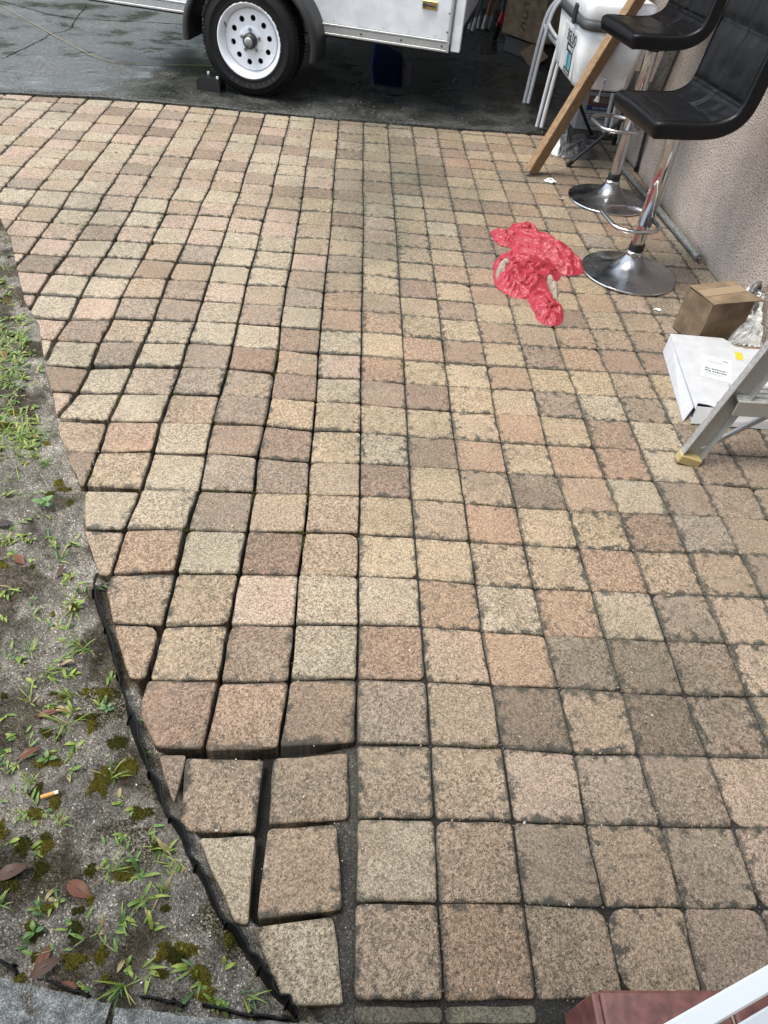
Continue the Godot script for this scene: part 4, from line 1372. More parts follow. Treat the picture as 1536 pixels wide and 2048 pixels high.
# ---------------------------------------------------------------- crumpled sheets
func crumple(st: SurfaceTool, poly: Array, h: float, sd: float, fold := 0.014, rings := 46, steps := 150, flow := 0.0) -> void:
	# a puffed, creased heap over an outline of [x, z] points that can be seen whole from its middle
	var c := Vector2.ZERO
	for p: Array in poly: c += Vector2(p[0], p[1]) / poly.size()
	var outline := []
	for p: Array in poly: outline.append(Vector3(p[0], 0, p[1]))
	outline.append(outline[0])
	var line := smooth_path(outline, 12)
	var total := line.size() - 1
	# pleats: long creases that mostly follow one direction
	var lr := RandomNumberGenerator.new()
	lr.seed = int(sd * 977.0) + 5
	var reach := 0.0
	for p0: Vector3 in line: reach = maxf(reach, Vector2(p0.x, p0.z).distance_to(c))
	var folds := []
	for k in 74:
		var w0 := lr.randf() * TAU
		var at := c + Vector2(cos(w0), sin(w0)) * reach * sqrt(lr.randf())
		var dir := flow + lr.randfn(0.0, 0.33) + (PI / 2 if lr.randf() < 0.15 else 0.0)
		var small := lr.randf()
		folds.append([at, Vector2(cos(dir), sin(dir)), reach * lerpf(1.0, 0.3, small), lerpf(0.012, 0.0035, small) * (reach / 0.14 * 0.5 + 0.5), fold * lerpf(1.05, 0.25, small), 1.0 if lr.randf() < 0.5 else -1.0])
	surf(st, steps, rings, func(i: int, j: int) -> Vector3:
		var e: Vector3 = line[int(float(i) / steps * total) % total]
		var e2: Vector3 = line[(int(float(i) / steps * total) + 1) % total]
		e = e.lerp(e2, fmod(float(i) / steps * total, 1.0))
		var f := float(j) / (rings - 1)
		var p := Vector2(e.x, e.z).lerp(c, 1.0 - sqrt(1.0 - pow(1.0 - (1.0 - f), 2.0)) if false else f)
		var w := (Vector2(e.x, e.z) - c).angle()
		# sharp creases: folded noise, stretched away from the middle, with broader lobes under it
		var px := p.x * 1000 + sd * 100
		var pz := p.y * 1000
		var y := h * (1.0 - pow(1.0 - f, 2.4)) * (0.78 + 0.30 * n_low.get_noise_2d(px * 0.4 + 300, pz * 0.4))
		var q := p + Vector2(n_low.get_noise_2d(px * 0.5, pz * 0.5 + 40), n_low.get_noise_2d(px * 0.5 + 500, pz * 0.5)) * 0.016
		var add := 0.0
		for e3: Array in folds:
			var rel: Vector2 = q - (e3[0] as Vector2)
			var along := absf(rel.dot(e3[1]))
			if along > e3[2]: continue
			var across := rel.cross(e3[1])
			var ww: float = e3[3]
			if absf(across) > ww: continue
			var tip := 1.0 - pow(along / float(e3[2]), 2.0)
			# one steep flank, one shallow
			var prof := 1.0 - absf(across) / ww if across * float(e3[5]) > 0.0 else pow(1.0 - absf(across) / ww, 2.2)
			add = maxf(add, float(e3[4]) * prof * tip) + 0.1 * minf(add, float(e3[4]) * prof * tip)
		y += add * minf(1.0, f * 6.0) + 0.0012 * n_mid.get_noise_2d(px * 1.2, pz * 1.2)
		var out := Vector2(cos(w), sin(w)) * (0.016 * n_low.get_noise_2d(px * 0.8, pz * 0.8 + 50) * minf(1.0, f * 3.0))
		if j == 0: out = Vector2(cos(w), sin(w)) * n_mid.get_noise_2d(px * 1.6, pz * 1.6) * 0.012
		y = maxf(y, 0.004)
		if j == 0: y = 0.0015
		return Vector3(p.x + out.x, y, p.y + out.y), true, true)

func build_litter() -> void:
	# the red plastic bag: four gathered heaps and a bit of cloth
	var t := thing("red_plastic_bag", "crumpled red plastic bag lying on the pavers left of the front stool", "plastic bag")
	var st := begin()
	crumple(st, [[0.58, -2.945], [0.60, -2.83], [0.655, -2.80], [0.71, -2.86], [0.70, -2.95], [0.64, -2.97]], 0.030, 1.0, 0.013, 30, 110, 0.3)
	obj("gathered_end", st, M.red_bag, t)
	st = begin()
	crumple(st, [[0.655, -2.86], [0.69, -3.03], [0.745, -3.06], [0.84, -2.93], [0.93, -2.80], [0.965, -2.70], [0.945, -2.60], [0.87, -2.565], [0.81, -2.60], [0.72, -2.66], [0.66, -2.74]], 0.058, 2.0, 0.020, 60, 200, 0.75)
	obj("sheet", st, M.red_bag, t)
	st = begin()
	crumple(st, [[0.545, -2.52], [0.565, -2.64], [0.63, -2.74], [0.75, -2.70], [0.83, -2.62], [0.835, -2.54], [0.775, -2.46], [0.755, -2.37], [0.66, -2.33], [0.59, -2.345], [0.545, -2.42]], 0.050, 3.0, 0.020, 56, 190, -0.6)
	obj("sheet", st, M.red_bag, t)
	st = begin()
	crumple(st, [[0.655, -2.36], [0.745, -2.40], [0.765, -2.33], [0.785, -2.26], [0.765, -2.17], [0.725, -2.135], [0.675, -2.155], [0.665, -2.24]], 0.034, 4.0, 0.015, 38, 130, 1.25)
	obj("gathered_end", st, M.red_bag, t)
	for q: Array in [[[[0.545, -2.46], [0.56, -2.56], [0.60, -2.63], [0.625, -2.60], [0.595, -2.52], [0.575, -2.46]], 0.062], [[[0.745, -2.50], [0.78, -2.53], [0.80, -2.46], [0.785, -2.36], [0.765, -2.36], [0.755, -2.43]], 0.040]]:
		st = begin()
		crumple(st, q[0], q[1], 5.0 + q[1] * 10.0, 0.008, 22, 70)
		obj("cloth", st, M.cloth, t)
	# carrier bags behind the small carton
	t = thing("carrier_bag", "crumpled grey and white plastic bag with black print behind the small cardboard box", "plastic bag")
	st = begin()
	crumple(st, [[1.40, -2.10], [1.47, -2.09], [1.53, -2.10], [1.545, -2.17], [1.53, -2.27], [1.46, -2.25], [1.41, -2.17]], 0.085, 7.0, 0.022, 34, 110)
	obj("sheet", st, M.grey_bag, t)
	st = begin()
	crumple(st, [[1.47, -2.20], [1.545, -2.16], [1.55, -2.30], [1.54, -2.38], [1.49, -2.36], [1.46, -2.28]], 0.155, 8.0, 0.02, 34, 100)
	obj("printed_sheet", st, M.grey_bag, t)
	for k in 3:
		st = begin()
		var band := []
		for s in 9:
			var f := s / 8.0
			band.append(Vector3(1.485 + 0.055 * f, 0.105 + 0.06 * sin(PI * (0.2 + f * 0.7)) - 0.030 * k, -2.25 + 0.025 * k - 0.05 * f))
		tube(st, band, 0.012 if k != 1 else 0.006, 6)
		obj("black_band", st, M.dark_bag, t)
	write("E", 0.045, M.ink, t, Transform3D(Basis(Vector3.UP, -0.7) * Basis(Vector3.RIGHT, -0.7), Vector3(1.485, 0.155, -2.205)), "Droid Sans", 700)
	t = thing("dark_plastic_bag", "smoky grey plastic bag slumped behind the foot of the timber", "plastic bag")
	st = begin()
	crumple(st, [[1.07, -4.17], [1.12, -4.07], [1.20, -4.05], [1.31, -4.07], [1.36, -4.14], [1.33, -4.28], [1.22, -4.33], [1.10, -4.28]], 0.085, 11.0, 0.026, 40, 130)
	obj("sheet", st, M.dark_bag, t)
	st = begin()
	crumple(st, [[1.10, -4.17], [1.13, -4.10], [1.18, -4.10], [1.20, -4.17], [1.17, -4.24], [1.12, -4.24]], 0.155, 12.0, 0.03, 30, 90)
	obj("gathered_top", st, M.dark_bag, t)
	st = begin()
	crumple(st, [[1.085, -4.13], [1.11, -4.075], [1.135, -4.09], [1.15, -4.13], [1.12, -4.17]], 0.105, 13.0, 0.012, 22, 70)
	obj("paper", st, M.paper, t)
	# scraps
	for s: Array in [["white scrap of crumpled foil beside the foot of the timber", 0.995, -3.655, 0.035, "paper"], ["small beige crumb of paper between the timber and the stool base", 1.01, -3.415, 0.016, "cloth"], ["small white scrap left of the small cardboard box", 1.185, -2.32, 0.013, "paper"]]:
		var o := thing("paper_scrap", s[0], "litter", Vector3(s[1], 0.003, s[2]))
		st = begin()
		var r: float = s[3]
		crumple(st, [[-r, 0.0], [-r * 0.4, -r * 0.6], [r * 0.6, -r * 0.5], [r, 0.1 * r], [r * 0.4, r * 0.6], [-r * 0.5, r * 0.5]], r * 0.25, s[1] * 13, r * 0.14, 14, 40)
		obj("scrap", st, M[s[4]], o)
	# small brown carton, its flaps shut but one loose
	var th := 0.003
	t = thing("cardboard_box", "small brown cardboard box with a torn lid beside the white flat box", "box", Vector3(1.326, 0.004, -2.165), 0.36)
	var w := 0.205
	var hh := 0.165
	var dd := 0.135
	for p: Array in [[Vector3(w, hh, th), Vector3(0, hh / 2, dd / 2)], [Vector3(w, hh, th), Vector3(0, hh / 2, -dd / 2)], [Vector3(th, hh, dd - 0.004), Vector3(-w / 2, hh / 2, 0)], [Vector3(th, hh, dd - 0.004), Vector3(w / 2, hh / 2, 0)], [Vector3(w, th, dd), Vector3(0, 0.002, 0)]]:
		st = begin(-1)
		cbox(st, p[0], p[1], Basis.IDENTITY, 0.001)
		obj("panel", st, M.carton, t)
	st = begin(-1)
	var lid := PackedVector2Array([Vector2(-w / 2 - 0.003, -dd / 2), Vector2(w / 2, -dd / 2), Vector2(w / 2 + 0.006, -0.01), Vector2(w / 2 - 0.004, 0.012), Vector2(w / 2 + 0.012, dd / 2 - 0.006), Vector2(w / 2 + 0.016, dd / 2 + 0.022), Vector2(w / 4, dd / 2 + 0.012), Vector2(0, dd / 2 + 0.009), Vector2(-w / 4, dd / 2 + 0.004), Vector2(-w / 2 - 0.002, dd / 2 + 0.003)])
	prism(st, lid, hh + 0.002, hh + 0.0055, Transform3D(Basis(Vector3.RIGHT, 0.03), Vector3(0, 0.002, 0)))
	obj("lid", st, M.carton, t)
	st = begin(-1)
	cbox(st, Vector3(th, 0.05, 0.07), Vector3(w / 2 + 0.010, hh - 0.015, -0.03), Basis(Vector3.BACK, 0.35), 0.001)
	obj("flap", st, M.carton, t)
	st = begin(-1)
	cbox(st, Vector3(0.20, 0.0012, 0.045), Vector3(-0.002, hh + 0.0085, 0.0), Basis(Vector3.RIGHT, 0.03), 0.0003)
	obj("tape", st, M.tape, t)
	for e: Array in [[Vector3(-w / 2, 0, dd / 2), Vector3(-w / 2, hh, dd / 2)], [Vector3(w / 2, 0, dd / 2), Vector3(w / 2, hh, dd / 2)], [Vector3(-w / 2, hh, dd / 2), Vector3(w / 2, hh, dd / 2)]]:
		st = begin()
		var edge_pts := []
		for k in 8: edge_pts.append((e[0] as Vector3).lerp(e[1], k / 7.0) + Vector3(rng.randf_range(-1, 1), rng.randf_range(-1, 1), rng.randf_range(-1, 1)) * 0.0007)
		tube(st, edge_pts, 0.0017, 5)
		obj("worn_edge", st, M.carton_edge, t)
	# white mailer box lying flat, one corner torn away
	t = thing("white_flat_box", "flat white cardboard box with a printed label and a torn corner", "box", Vector3(1.074, 0.002, -1.585), 0.0)
	st = begin(-1)
	prism(st, PackedVector2Array([Vector2(0.0, 0.0), Vector2(0.052, -0.405), Vector2(0.062, -0.468), Vector2(0.262, -0.462), Vector2(0.272, -0.448), Vector2(0.281, -0.436), Vector2(0.283, -0.418), Vector2(0.294, -0.405), Vector2(0.312, -0.407), Vector2(0.322, -0.398), Vector2(0.36, -0.400), Vector2(0.40, -0.402), Vector2(0.41, -0.412), Vector2(0.44, -0.413), Vector2(0.44, 0.004), Vector2(0.12, 0.002), Vector2(0.08, -0.010), Vector2(0.055, -0.028), Vector2(0.02, -0.035)]), 0.046, 0.0485)
	obj("top_panel", st, M.white_card, t)
	st = begin(-1)
	prism(st, PackedVector2Array([Vector2(0.003, -0.035), Vector2(0.004, 0.0), Vector2(0.44, 0.022), Vector2(0.44, -0.40), Vector2(0.035, -0.405)]), 0.0, 0.0025)
	obj("bottom_panel", st, M.white_card, t)
	for q2: Array in [[Vector3(-0.028, 0.0025, 0.008), Vector3(0.035, 0.0025, -0.415), Vector3(0.062, 0.049, -0.462), Vector3(0.014, 0.049, -0.034)], [Vector3(-0.002, 0.0, 0.012), Vector3(0.44, 0.0, 0.024), Vector3(0.44, 0.045, 0.008), Vector3(0.012, 0.045, -0.022)]]:
		st = begin(-1)
		var nrm: Vector3 = (q2[2] - q2[0]).cross(q2[1] - q2[0]).normalized()
		fquad(st, q2[0], q2[1], q2[2], q2[3], nrm)
		fquad(st, q2[0] - nrm * 0.0025, q2[1] - nrm * 0.0025, q2[2] - nrm * 0.0025, q2[3] - nrm * 0.0025, -nrm)
		for k in 4: fquad(st, q2[k], q2[(k + 1) % 4], q2[(k + 1) % 4] - nrm * 0.0025, q2[k] - nrm * 0.0025, q2[k] - (q2[(k + 2) % 4] as Vector3))
		obj("side_flap", st, M.white_card, t)
	# its label and the yellow sticker
	var face := Basis(Vector3(0.094, 0, 0.036).normalized(), Vector3(0.36, 0, -0.93).normalized(), Vector3.UP)
	var lab := Node3D.new()
	lab.name = "address_label"
	t.add_child(lab, true)
	lab.transform = Transform3D(face, Vector3(0.160, 0.0492, -0.250))
	st = begin(-1)
	cbox(st, Vector3(0.104, 0.152, 0.0006), Vector3.ZERO, Basis.IDENTITY, 0.0001)
	obj("paper", st, M.label, lab)
	write("Go behind", 0.0145, M.ink, lab, Transform3D(Basis.IDENTITY, Vector3(-0.004, -0.012, 0.0006)), "Droid Sans", 800)
	write("the scenes.", 0.0145, M.ink, lab, Transform3D(Basis.IDENTITY, Vector3(-0.001, -0.028, 0.0006)), "Droid Sans", 800)
	write("USA", 0.010, M.ink, lab, Transform3D(Basis.IDENTITY, Vector3(0.030, 0.058, 0.0006)), "Droid Sans", 700)
	for k in 6: # lines of print too small to read
		st = begin(-1)
		var ln: float = [0.05, 0.062, 0.05, 0.058, 0.06, 0.04][k]
		var ly: float = [0.045, 0.038, 0.031, -0.041, -0.047, -0.053][k]
		cbox(st, Vector3(ln, 0.0014, 0.0004), Vector3(-0.006, ly, 0.0006), Basis.IDENTITY, 0.0001)
		obj("print_line", st, M.print, lab)
	st = begin(-1)
	cbox(st, Vector3(0.026, 0.052, 0.0006), Vector3(0.278, 0.0492, -0.342), Basis(Vector3(1, 0, 0.3).normalized(), Vector3(0.3, 0, -1).normalized(), Vector3.UP), 0.0001)
	obj("yellow_sticker", st, M.yellow, t)
	# fallen leaves
	fallen_leaf(-0.486, -0.169, -0.440, -0.145, soil_y(-0.46, -0.157) + 0.006, 0.48, "leaf_red", "single glossy orange-brown leaf lying flat on the grey soil")
	fallen_leaf(-0.496, -0.034, -0.482, -0.080, soil_y(-0.49, -0.06) + 0.008, 0.36, "leaf_red", "upper, redder of the two crossed leaves by the kerb")
	fallen_leaf(-0.500, -0.029, -0.459, -0.056, soil_y(-0.48, -0.04) + 0.013, 0.42, "leaf_brown", "lower, darker of the two crossed leaves by the kerb")
	fallen_leaf(-0.455, -0.026, -0.421, -0.015, soil_y(-0.44, -0.02) + 0.008, 0.32, "leaf_red", "half-hidden rust-coloured leaf behind the kerb edging")
	fallen_leaf(-0.604, -0.172, -0.556, -0.194, soil_y(-0.58, -0.18) + 0.007, 0.45, "leaf_brown", "brown leaf at the left edge beneath the yellow moss")
	fallen_leaf(-0.636, -0.474, -0.594, -0.489, soil_y(-0.61, -0.48) + 0.007, 0.30, "leaf_red", "narrow pink-brown leaf in the middle of the bed")
	fallen_leaf(-0.637, -0.382, -0.604, -0.408, soil_y(-0.62, -0.39) + 0.010, 0.34, "leaf_red", "rust leaf among the grass left of the yellow moss")
	fallen_leaf(-0.702, -0.830, -0.699, -0.870, soil_y(-0.70, -0.85) + 0.008, 0.30, "leaf_brown", "upright curled brown leaf above the end of the edging strip")
	fallen_leaf(-0.824, -0.890, -0.786, -0.862, soil_y(-0.80, -0.87) + 0.006, 0.45, "leaf_red", "small red-brown leaf near the left edge by a white shell chip")
	fallen_leaf(-0.905, -0.976, -0.855, -0.995, soil_y(-0.88, -0.98) + 0.008, 0.40, "leaf_dark", "dark grey dry leaf at the far left edge of the bed")
	fallen_leaf(-1.158, -1.745, -1.118, -1.700, soil_y(-1.14, -1.72) + 0.012, 0.40, "leaf_red", "brown leaf deep in the thick grass at the left edge")
	fallen_leaf(-2.082, -4.611, -2.027, -4.606, 0.018, 0.35, "leaf_brown", "dry curled leaf on the wet slab near the paving", 0.4)
	fallen_leaf(-2.350, -6.039, -2.296, -6.046, 0.020, 0.45, "leaf_dark", "dark wet leaf on the slab beside the saw joint", 0.3)
	# cigarette end
	t = thing("cigarette_end", "orange-filtered cigarette end lying on the moss", "cigarette end", Vector3(-0.5565, soil_y(-0.556, -0.313) + 0.0085, -0.3135), 0.36)
	st = begin()
	tube(st, [Vector3(-0.0155, 0, 0), Vector3(0.008, 0, 0)], 0.0037, 14)
	obj("filter", st, M.filter, t)
	st = begin()
	tube(st, [Vector3(0.008, 0, 0), Vector3(0.0145, 0.0003, 0.0002)], 0.0036, 14)
	obj("paper", st, M.paper, t)
	st = begin()
	tube(st, [Vector3(0.0145, 0.0003, 0.0002), Vector3(0.0160, 0.0004, 0.0004)], 0.0029, 10)
	obj("ash", st, M.soot, t)
	# white shell chips and pebbles in the soil
	st = begin(-1)
	for k in 130:
		var z := -2.4 * pow(rng.randf(), 1.6)
		var x := bed_x(z) - 0.012 - rng.randf() * 0.55
		var s := rng.randf_range(0.001, 0.0026) * (1.0 if rng.randf() < 0.93 else 2.0)
		cbox(st, Vector3(s * 1.4, s * 0.8, s), Vector3(x, soil_y(x, z) + s * 0.2, z), Basis.from_euler(Vector3(rng.randf() * 3, rng.randf() * 6, 0)), s * 0.2)
	tag(obj("shell_chips", st, M.paper), "tiny white shell chips scattered over the grey soil", "shell chips", "", "stuff")
	st = begin(-1)
	for k in 700:
		var z := -2.7 * pow(rng.randf(), 1.3)
		var x := bed_x(z) + 0.012 - rng.randf() * 0.6
		var s := rng.randf_range(0.0015, 0.0045)
		cbox(st, Vector3(s * rng.randf_range(1, 1.6), s * 0.8, s), Vector3(x, soil_y(x, z) + s * 0.2, z), Basis.from_euler(Vector3(rng.randf() * 3, rng.randf() * 6, 0)), s * 0.25)
	tag(obj("soil_crumbs", st, M.crumb), "small grey crumbs and clods of soil over the bed", "soil crumbs", "", "stuff")
	st = begin(-1)
	for k in 420: # dead twigs and needles
		var z := -2.6 * pow(rng.randf(), 1.3)
		var x := bed_x(z) - 0.02 - rng.randf() * 0.6
		var a := rng.randf() * TAU
		var l := rng.randf_range(0.004, 0.02)
		var y := soil_y(x, z) + 0.0012
		tube(st, [Vector3(x, y, z), Vector3(x + cos(a) * l, soil_y(x + cos(a) * l, z + sin(a) * l) + 0.0015, z + sin(a) * l)], 0.0005, 4)
	tag(obj("twigs", st, M.twig), "fine dark twigs and dead stems on the soil", "twigs", "", "stuff")

# ---------------------------------------------------------------- the trailer
func build_trailer() -> void:
	# origin on the slab below the wheel's outer face; +x towards its rear, +z towards the patio
	var t := thing("utility_trailer", "white enclosed cargo trailer with black fender and white steel wheel", "trailer", Vector3(-0.690, 0.012, -4.615), -0.215)
	var pz := -0.215
	var st := begin(-1)
	cbox(st, Vector3(2.30, 1.62, 0.02), Vector3(-0.02, 0.398 + 0.81, pz - 0.010), Basis.IDENTITY, 0.003)
	obj("side_panel", st, M.white_paint, t)
	st = begin(-1)
	cbox(st, Vector3(2.36, 1.64, 1.46), Vector3(-0.02, 0.365 + 0.83, pz - 0.755), Basis.IDENTITY, 0.006)
	obj("body", st, M.white_paint, t)
	st = begin(-1)
	cbox(st, Vector3(2.3, 0.05, 1.3), Vector3(0, 0.335, pz - 0.75), Basis.IDENTITY, 0.004)
	obj("chassis", st, M.soot, t)
	# aluminium sill with its two ridges
	for k: Array in [[0.347, 0.012, 0.008], [0.370, 0.036, 0.004], [0.394, 0.010, 0.009]]:
		st = begin(-1)
		cbox(st, Vector3(2.30, k[1], 0.012 + k[2]), Vector3(-0.02, k[0], pz + 0.004), Basis.IDENTITY, 0.002)
		obj("bottom_trim", st, M.alu, t)
	for x: float in [-1.02, 0.62, 0.86, 1.10]:
		st = begin()
		tube(st, [Vector3(x, 0.37, pz + 0.010), Vector3(x, 0.37, pz + 0.015)], 0.0055, 10)
		obj("screw", st, M.soot, t)
	# rear corner: aluminium strip, then the white door edge
	st = begin(-1)
	cbox(st, Vector3(0.016, 1.66, 0.020), Vector3(1.135, 0.34 + 0.83, pz + 0.004), Basis.IDENTITY, 0.002)
	obj("corner_trim", st, M.alu, t)
	st = begin(-1)
	cbox(st, Vector3(0.055, 1.66, 0.05), Vector3(1.178, 0.345 + 0.83, pz - 0.03), Basis.IDENTITY, 0.004)
	obj("rear_door_edge", st, M.white_paint, t)
	for y: float in [0.355, 0.44, 0.53, 0.62]:
		st = begin()
		tube(st, [Vector3(1.122, y, pz + 0.008), Vector3(1.122, y, pz + 0.013)], 0.0045, 10)
		obj("screw", st, M.soot, t)
	st = begin()
	tube(st, [Vector3(0.58, 0.565, pz), Vector3(0.58, 0.565, pz + 0.004)], 0.006, 10)
	obj("rivet", st, M.soot, t)
	for k in 15:
		st = begin()
		var rx := -1.05 + 0.15 * k
		if absf(rx) < 0.42: continue
		tube(st, [Vector3(rx, 0.415, pz), Vector3(rx, 0.415, pz + 0.0025)], 0.0035, 8)
		obj("rivet", st, M.alu, t)
	# lock of the side door
	var latch := Node3D.new()
	latch.name = "door_lock"
	t.add_child(latch, true)
	latch.position = Vector3(1.005, 0.555, pz)
	st = begin(-1)
	cbox(st, Vector3(0.086, 0.040, 0.008), Vector3(0, 0, 0.004), Basis.IDENTITY, 0.006)
	obj("plate", st, M.brass, latch)
	st = begin()
	tube(st, [Vector3(-0.030, 0, 0.006), Vector3(-0.030, 0, 0.020)], 0.011, 14)
	tube(st, [Vector3(0.028, -0.004, 0.006), Vector3(0.028, -0.004, 0.013)], 0.006, 12)
	tube(st, [Vector3(-0.022, 0.004, 0.012), Vector3(0.018, -0.002, 0.013)], 0.006, 8)
	obj("keyway", st, M.soot, latch)
	# fender: a broad black arch that stands out from the panel
	st = begin(0)
	var arch := func(i: int, r: float, z: float) -> Vector3:
		var f := i / 40.0
		var w := lerpf(PI + 0.12, -0.18, f)
		var k := 1.0 + 0.06 * absf(cos(w))
		return Vector3(cos(w) * r * k * 1.06, 0.292 + maxf(sin(w), -0.4) * r * 0.98, z)
	surf(st, 41, 9, func(i: int, j: int) -> Vector3:
		var rz: Array = [[0.362, pz], [0.366, -0.06], [0.362, -0.012], [0.352, 0.0], [0.338, 0.004], [0.330, 0.0], [0.326, -0.02], [0.326, -0.10], [0.326, pz]][j]
		return arch.call(i, rz[0], rz[1]))
	obj("fender", st, M.black, t)
	for e in 2:
		st = begin(0)
		var q: Array[Vector3] = []
		for rz: Array in [[0.362, pz], [0.366, -0.06], [0.352, 0.0], [0.330, 0.0], [0.326, -0.10], [0.326, pz]]: q.append(arch.call(40 * e, rz[0], rz[1]))
		for k in range(1, 5): ftri(st, q[0], q[k], q[k + 1], Vector3.DOWN)
		obj("fender_end", st, M.black, t)
	# the wheel: axle along z
	var wheel := Node3D.new()
	wheel.name = "wheel"
	t.add_child(wheel, true)
	wheel.position = Vector3(0.0, 0.290, 0.0)
	var ax := Transform3D(Basis(Vector3(1, 0, 0), Vector3(0, 0, 1), Vector3(0, -1, 0)), Vector3.ZERO) # lathe's y becomes z
	st = begin()
	lathe(st, [Vector2(0.186, -0.19), Vector2(0.262, -0.185), Vector2(0.284, -0.165), Vector2(0.290, -0.14), Vector2(0.291, -0.055), Vector2(0.284, -0.028), Vector2(0.274, -0.012), Vector2(0.262, -0.002), Vector2(0.245, 0.004), Vector2(0.243, 0.0065), Vector2(0.236, 0.007), Vector2(0.234, 0.005), Vector2(0.215, 0.004), Vector2(0.203, 0.0), Vector2(0.200, 0.002), Vector2(0.196, 0.0015), Vector2(0.189, -0.008), Vector2(0.182, -0.02)], 96, ax)
	obj("tyre", st, M.rubber, wheel)
	st = begin(-1) # tread blocks at both shoulders
	for k in 96:
		var w := TAU * k / 96.0
		var b := Basis(Vector3(0, 0, 1), w)
		for row: Array in [[0.2885, -0.048, 0.05, 0.014], [0.2905, -0.098, 0.040, 0.013], [0.2885, -0.148, 0.05, 0.014]]:
			cbox(st, Vector3(0.007, row[3], row[2]), b * Vector3(row[0], 0, 0) + Vector3(0, 0, row[1]), b * Basis(Vector3.RIGHT, 0.22 * (1 if row[1] > -0.09 else -1)), 0.0015)
	var tread := obj("tread_blocks", st, M.rubber, wheel)
	tread.set_meta("kind", "stuff")
	st = begin()
	for ring: Array in [[0.190, -0.004, 0.0055], [0.1855, -0.014, 0.005]]:
		lathe(st, [Vector2(ring[0] - 0.010, ring[1] - 0.006), Vector2(ring[0] + 0.001, ring[1] - 0.002), Vector2(ring[0] + 0.002, ring[1] + 0.003), Vector2(ring[0] - 0.002, ring[1] + ring[2]), Vector2(ring[0] - 0.008, ring[1] + 0.003), Vector2(ring[0] - 0.014, ring[1] - 0.010)], 96, ax)
	lathe(st, [Vector2(0.176, -0.014), Vector2(0.168, -0.030), Vector2(0.162, -0.046), Vector2(0.158, -0.060)], 96, ax)
	lathe(st, [Vector2(0.158, -0.060), Vector2(0.153, -0.052), Vector2(0.151, -0.047)], 96, ax)
	obj("rim", st, M.white_wheel, wheel)
	# the disc with its ten round holes, really cut through
	var csg := CSGCombiner3D.new()
	csg.name = "rim_disc"
	wheel.add_child(csg, true)
	var disc := CSGCylinder3D.new()
	disc.name = "disc"
	disc.radius = 0.1535
	disc.height = 0.008
	disc.sides = 72
	disc.material = M.white_wheel
	disc.rotation.x = PI / 2
	disc.position.z = -0.050
	csg.add_child(disc, true)
	for k in 10:
		var hole := CSGCylinder3D.new()
		hole.name = "hole"
		hole.operation = CSGShape3D.OPERATION_SUBTRACTION
		hole.radius = 0.0155
		hole.height = 0.05
		hole.sides = 28
		hole.material = M.white_wheel
		hole.rotation.x = PI / 2
		var w2 := TAU * (k + 0.28) / 10.0
		hole.position = Vector3(cos(w2) * 0.112, sin(w2) * 0.112, -0.050)
		csg.add_child(hole, true)
	st = begin()
	lathe(st, [Vector2(0.074, -0.0465), Vector2(0.070, -0.041), Vector2(0.062, -0.0385), Vector2(0.040, -0.0380)], 64, ax)
	obj("hub_boss", st, M.white_wheel, wheel)
	st = begin()
	lathe(st, [Vector2(0.150, -0.12), Vector2(0.0, -0.12)], 40, ax)
	obj("brake_drum", st, M.soot, wheel)
	st = begin()
	lathe(st, [Vector2(0.0405, -0.040), Vector2(0.0405, -0.012), Vector2(0.037, -0.006), Vector2(0.030, -0.004), Vector2(0.029, 0.006), Vector2(0.026, 0.009)], 40, ax)
	obj("hub_sleeve", st, M.black, wheel)
	st = begin()
	lathe(st, [Vector2(0.026, 0.006), Vector2(0.024, 0.012), Vector2(0.010, 0.015), Vector2(0.0, 0.0155)], 32, ax)
	obj("hub_cap", st, M.galv, wheel)
	for k in 5:
		var w3 := TAU * (k + 0.27) / 5.0
		st = begin(-1)
		var at := Vector3(cos(w3) * 0.0555, sin(w3) * 0.0555, -0.039)
		tube(st, [at, at + Vector3(0, 0, 0.012)], 0.0095, 6)
		tube(st, [at + Vector3(0, 0, 0.010), at + Vector3(0, 0, 0.020)], 0.0055, 8)
		obj("lug_nut", st, M.galv, wheel)
	st = begin()
	tube(st, [Vector3(-0.150, 0.072, -0.03), Vector3(-0.141, 0.066, -0.012), Vector3(-0.134, 0.060, -0.006)], 0.0045, 8)
	obj("valve", st, M.black, wheel)
	st = begin(-1) # rust along the rim's lip
	for k in 150:
		var w4 := rng.randf_range(-0.3, 2.6)
		if n_mid.get_noise_1d(w4 * 200.0) < 0.05: continue
		var b2 := Basis(Vector3(0, 0, 1), w4)
		cbox(st, Vector3(rng.randf_range(0.002, 0.004), rng.randf_range(0.004, 0.014), 0.002), b2 * Vector3(0.1912, 0, 0) + Vector3(0, 0, 0.0005), b2, 0.0004)
	var rust := obj("rust", st, M.rust, wheel)
	rust.set_meta("kind", "stuff")
	# raised lettering round the foot of the tyre
	var word := "RADIAL ST"
	for k in word.length():
		if word[k] == " ": continue
		var w5 := -PI / 2 + 0.72 - k * 0.155 # runs right to left under the hub, as on a turned wheel
		var up := -Vector3(cos(w5), sin(w5), 0)
		var o := write(word[k], 0.034, M.rubber_mark, wheel, Transform3D(Basis(Vector3(-up.y, up.x, 0) * -1.0, -up, Vector3(0, 0, 1)), Vector3(cos(w5), sin(w5), 0) * 0.224 + Vector3(0, 0, 0.0052)), "Droid Sans", 700)
		o.name = "letter"
	# wheel chock
	var c := thing("wheel_chock", "black plastic wheel chock against the trailer's tyre", "wheel chock", Vector3(-0.945, 0.012, -4.72), -0.16)
	st = begin(-1)
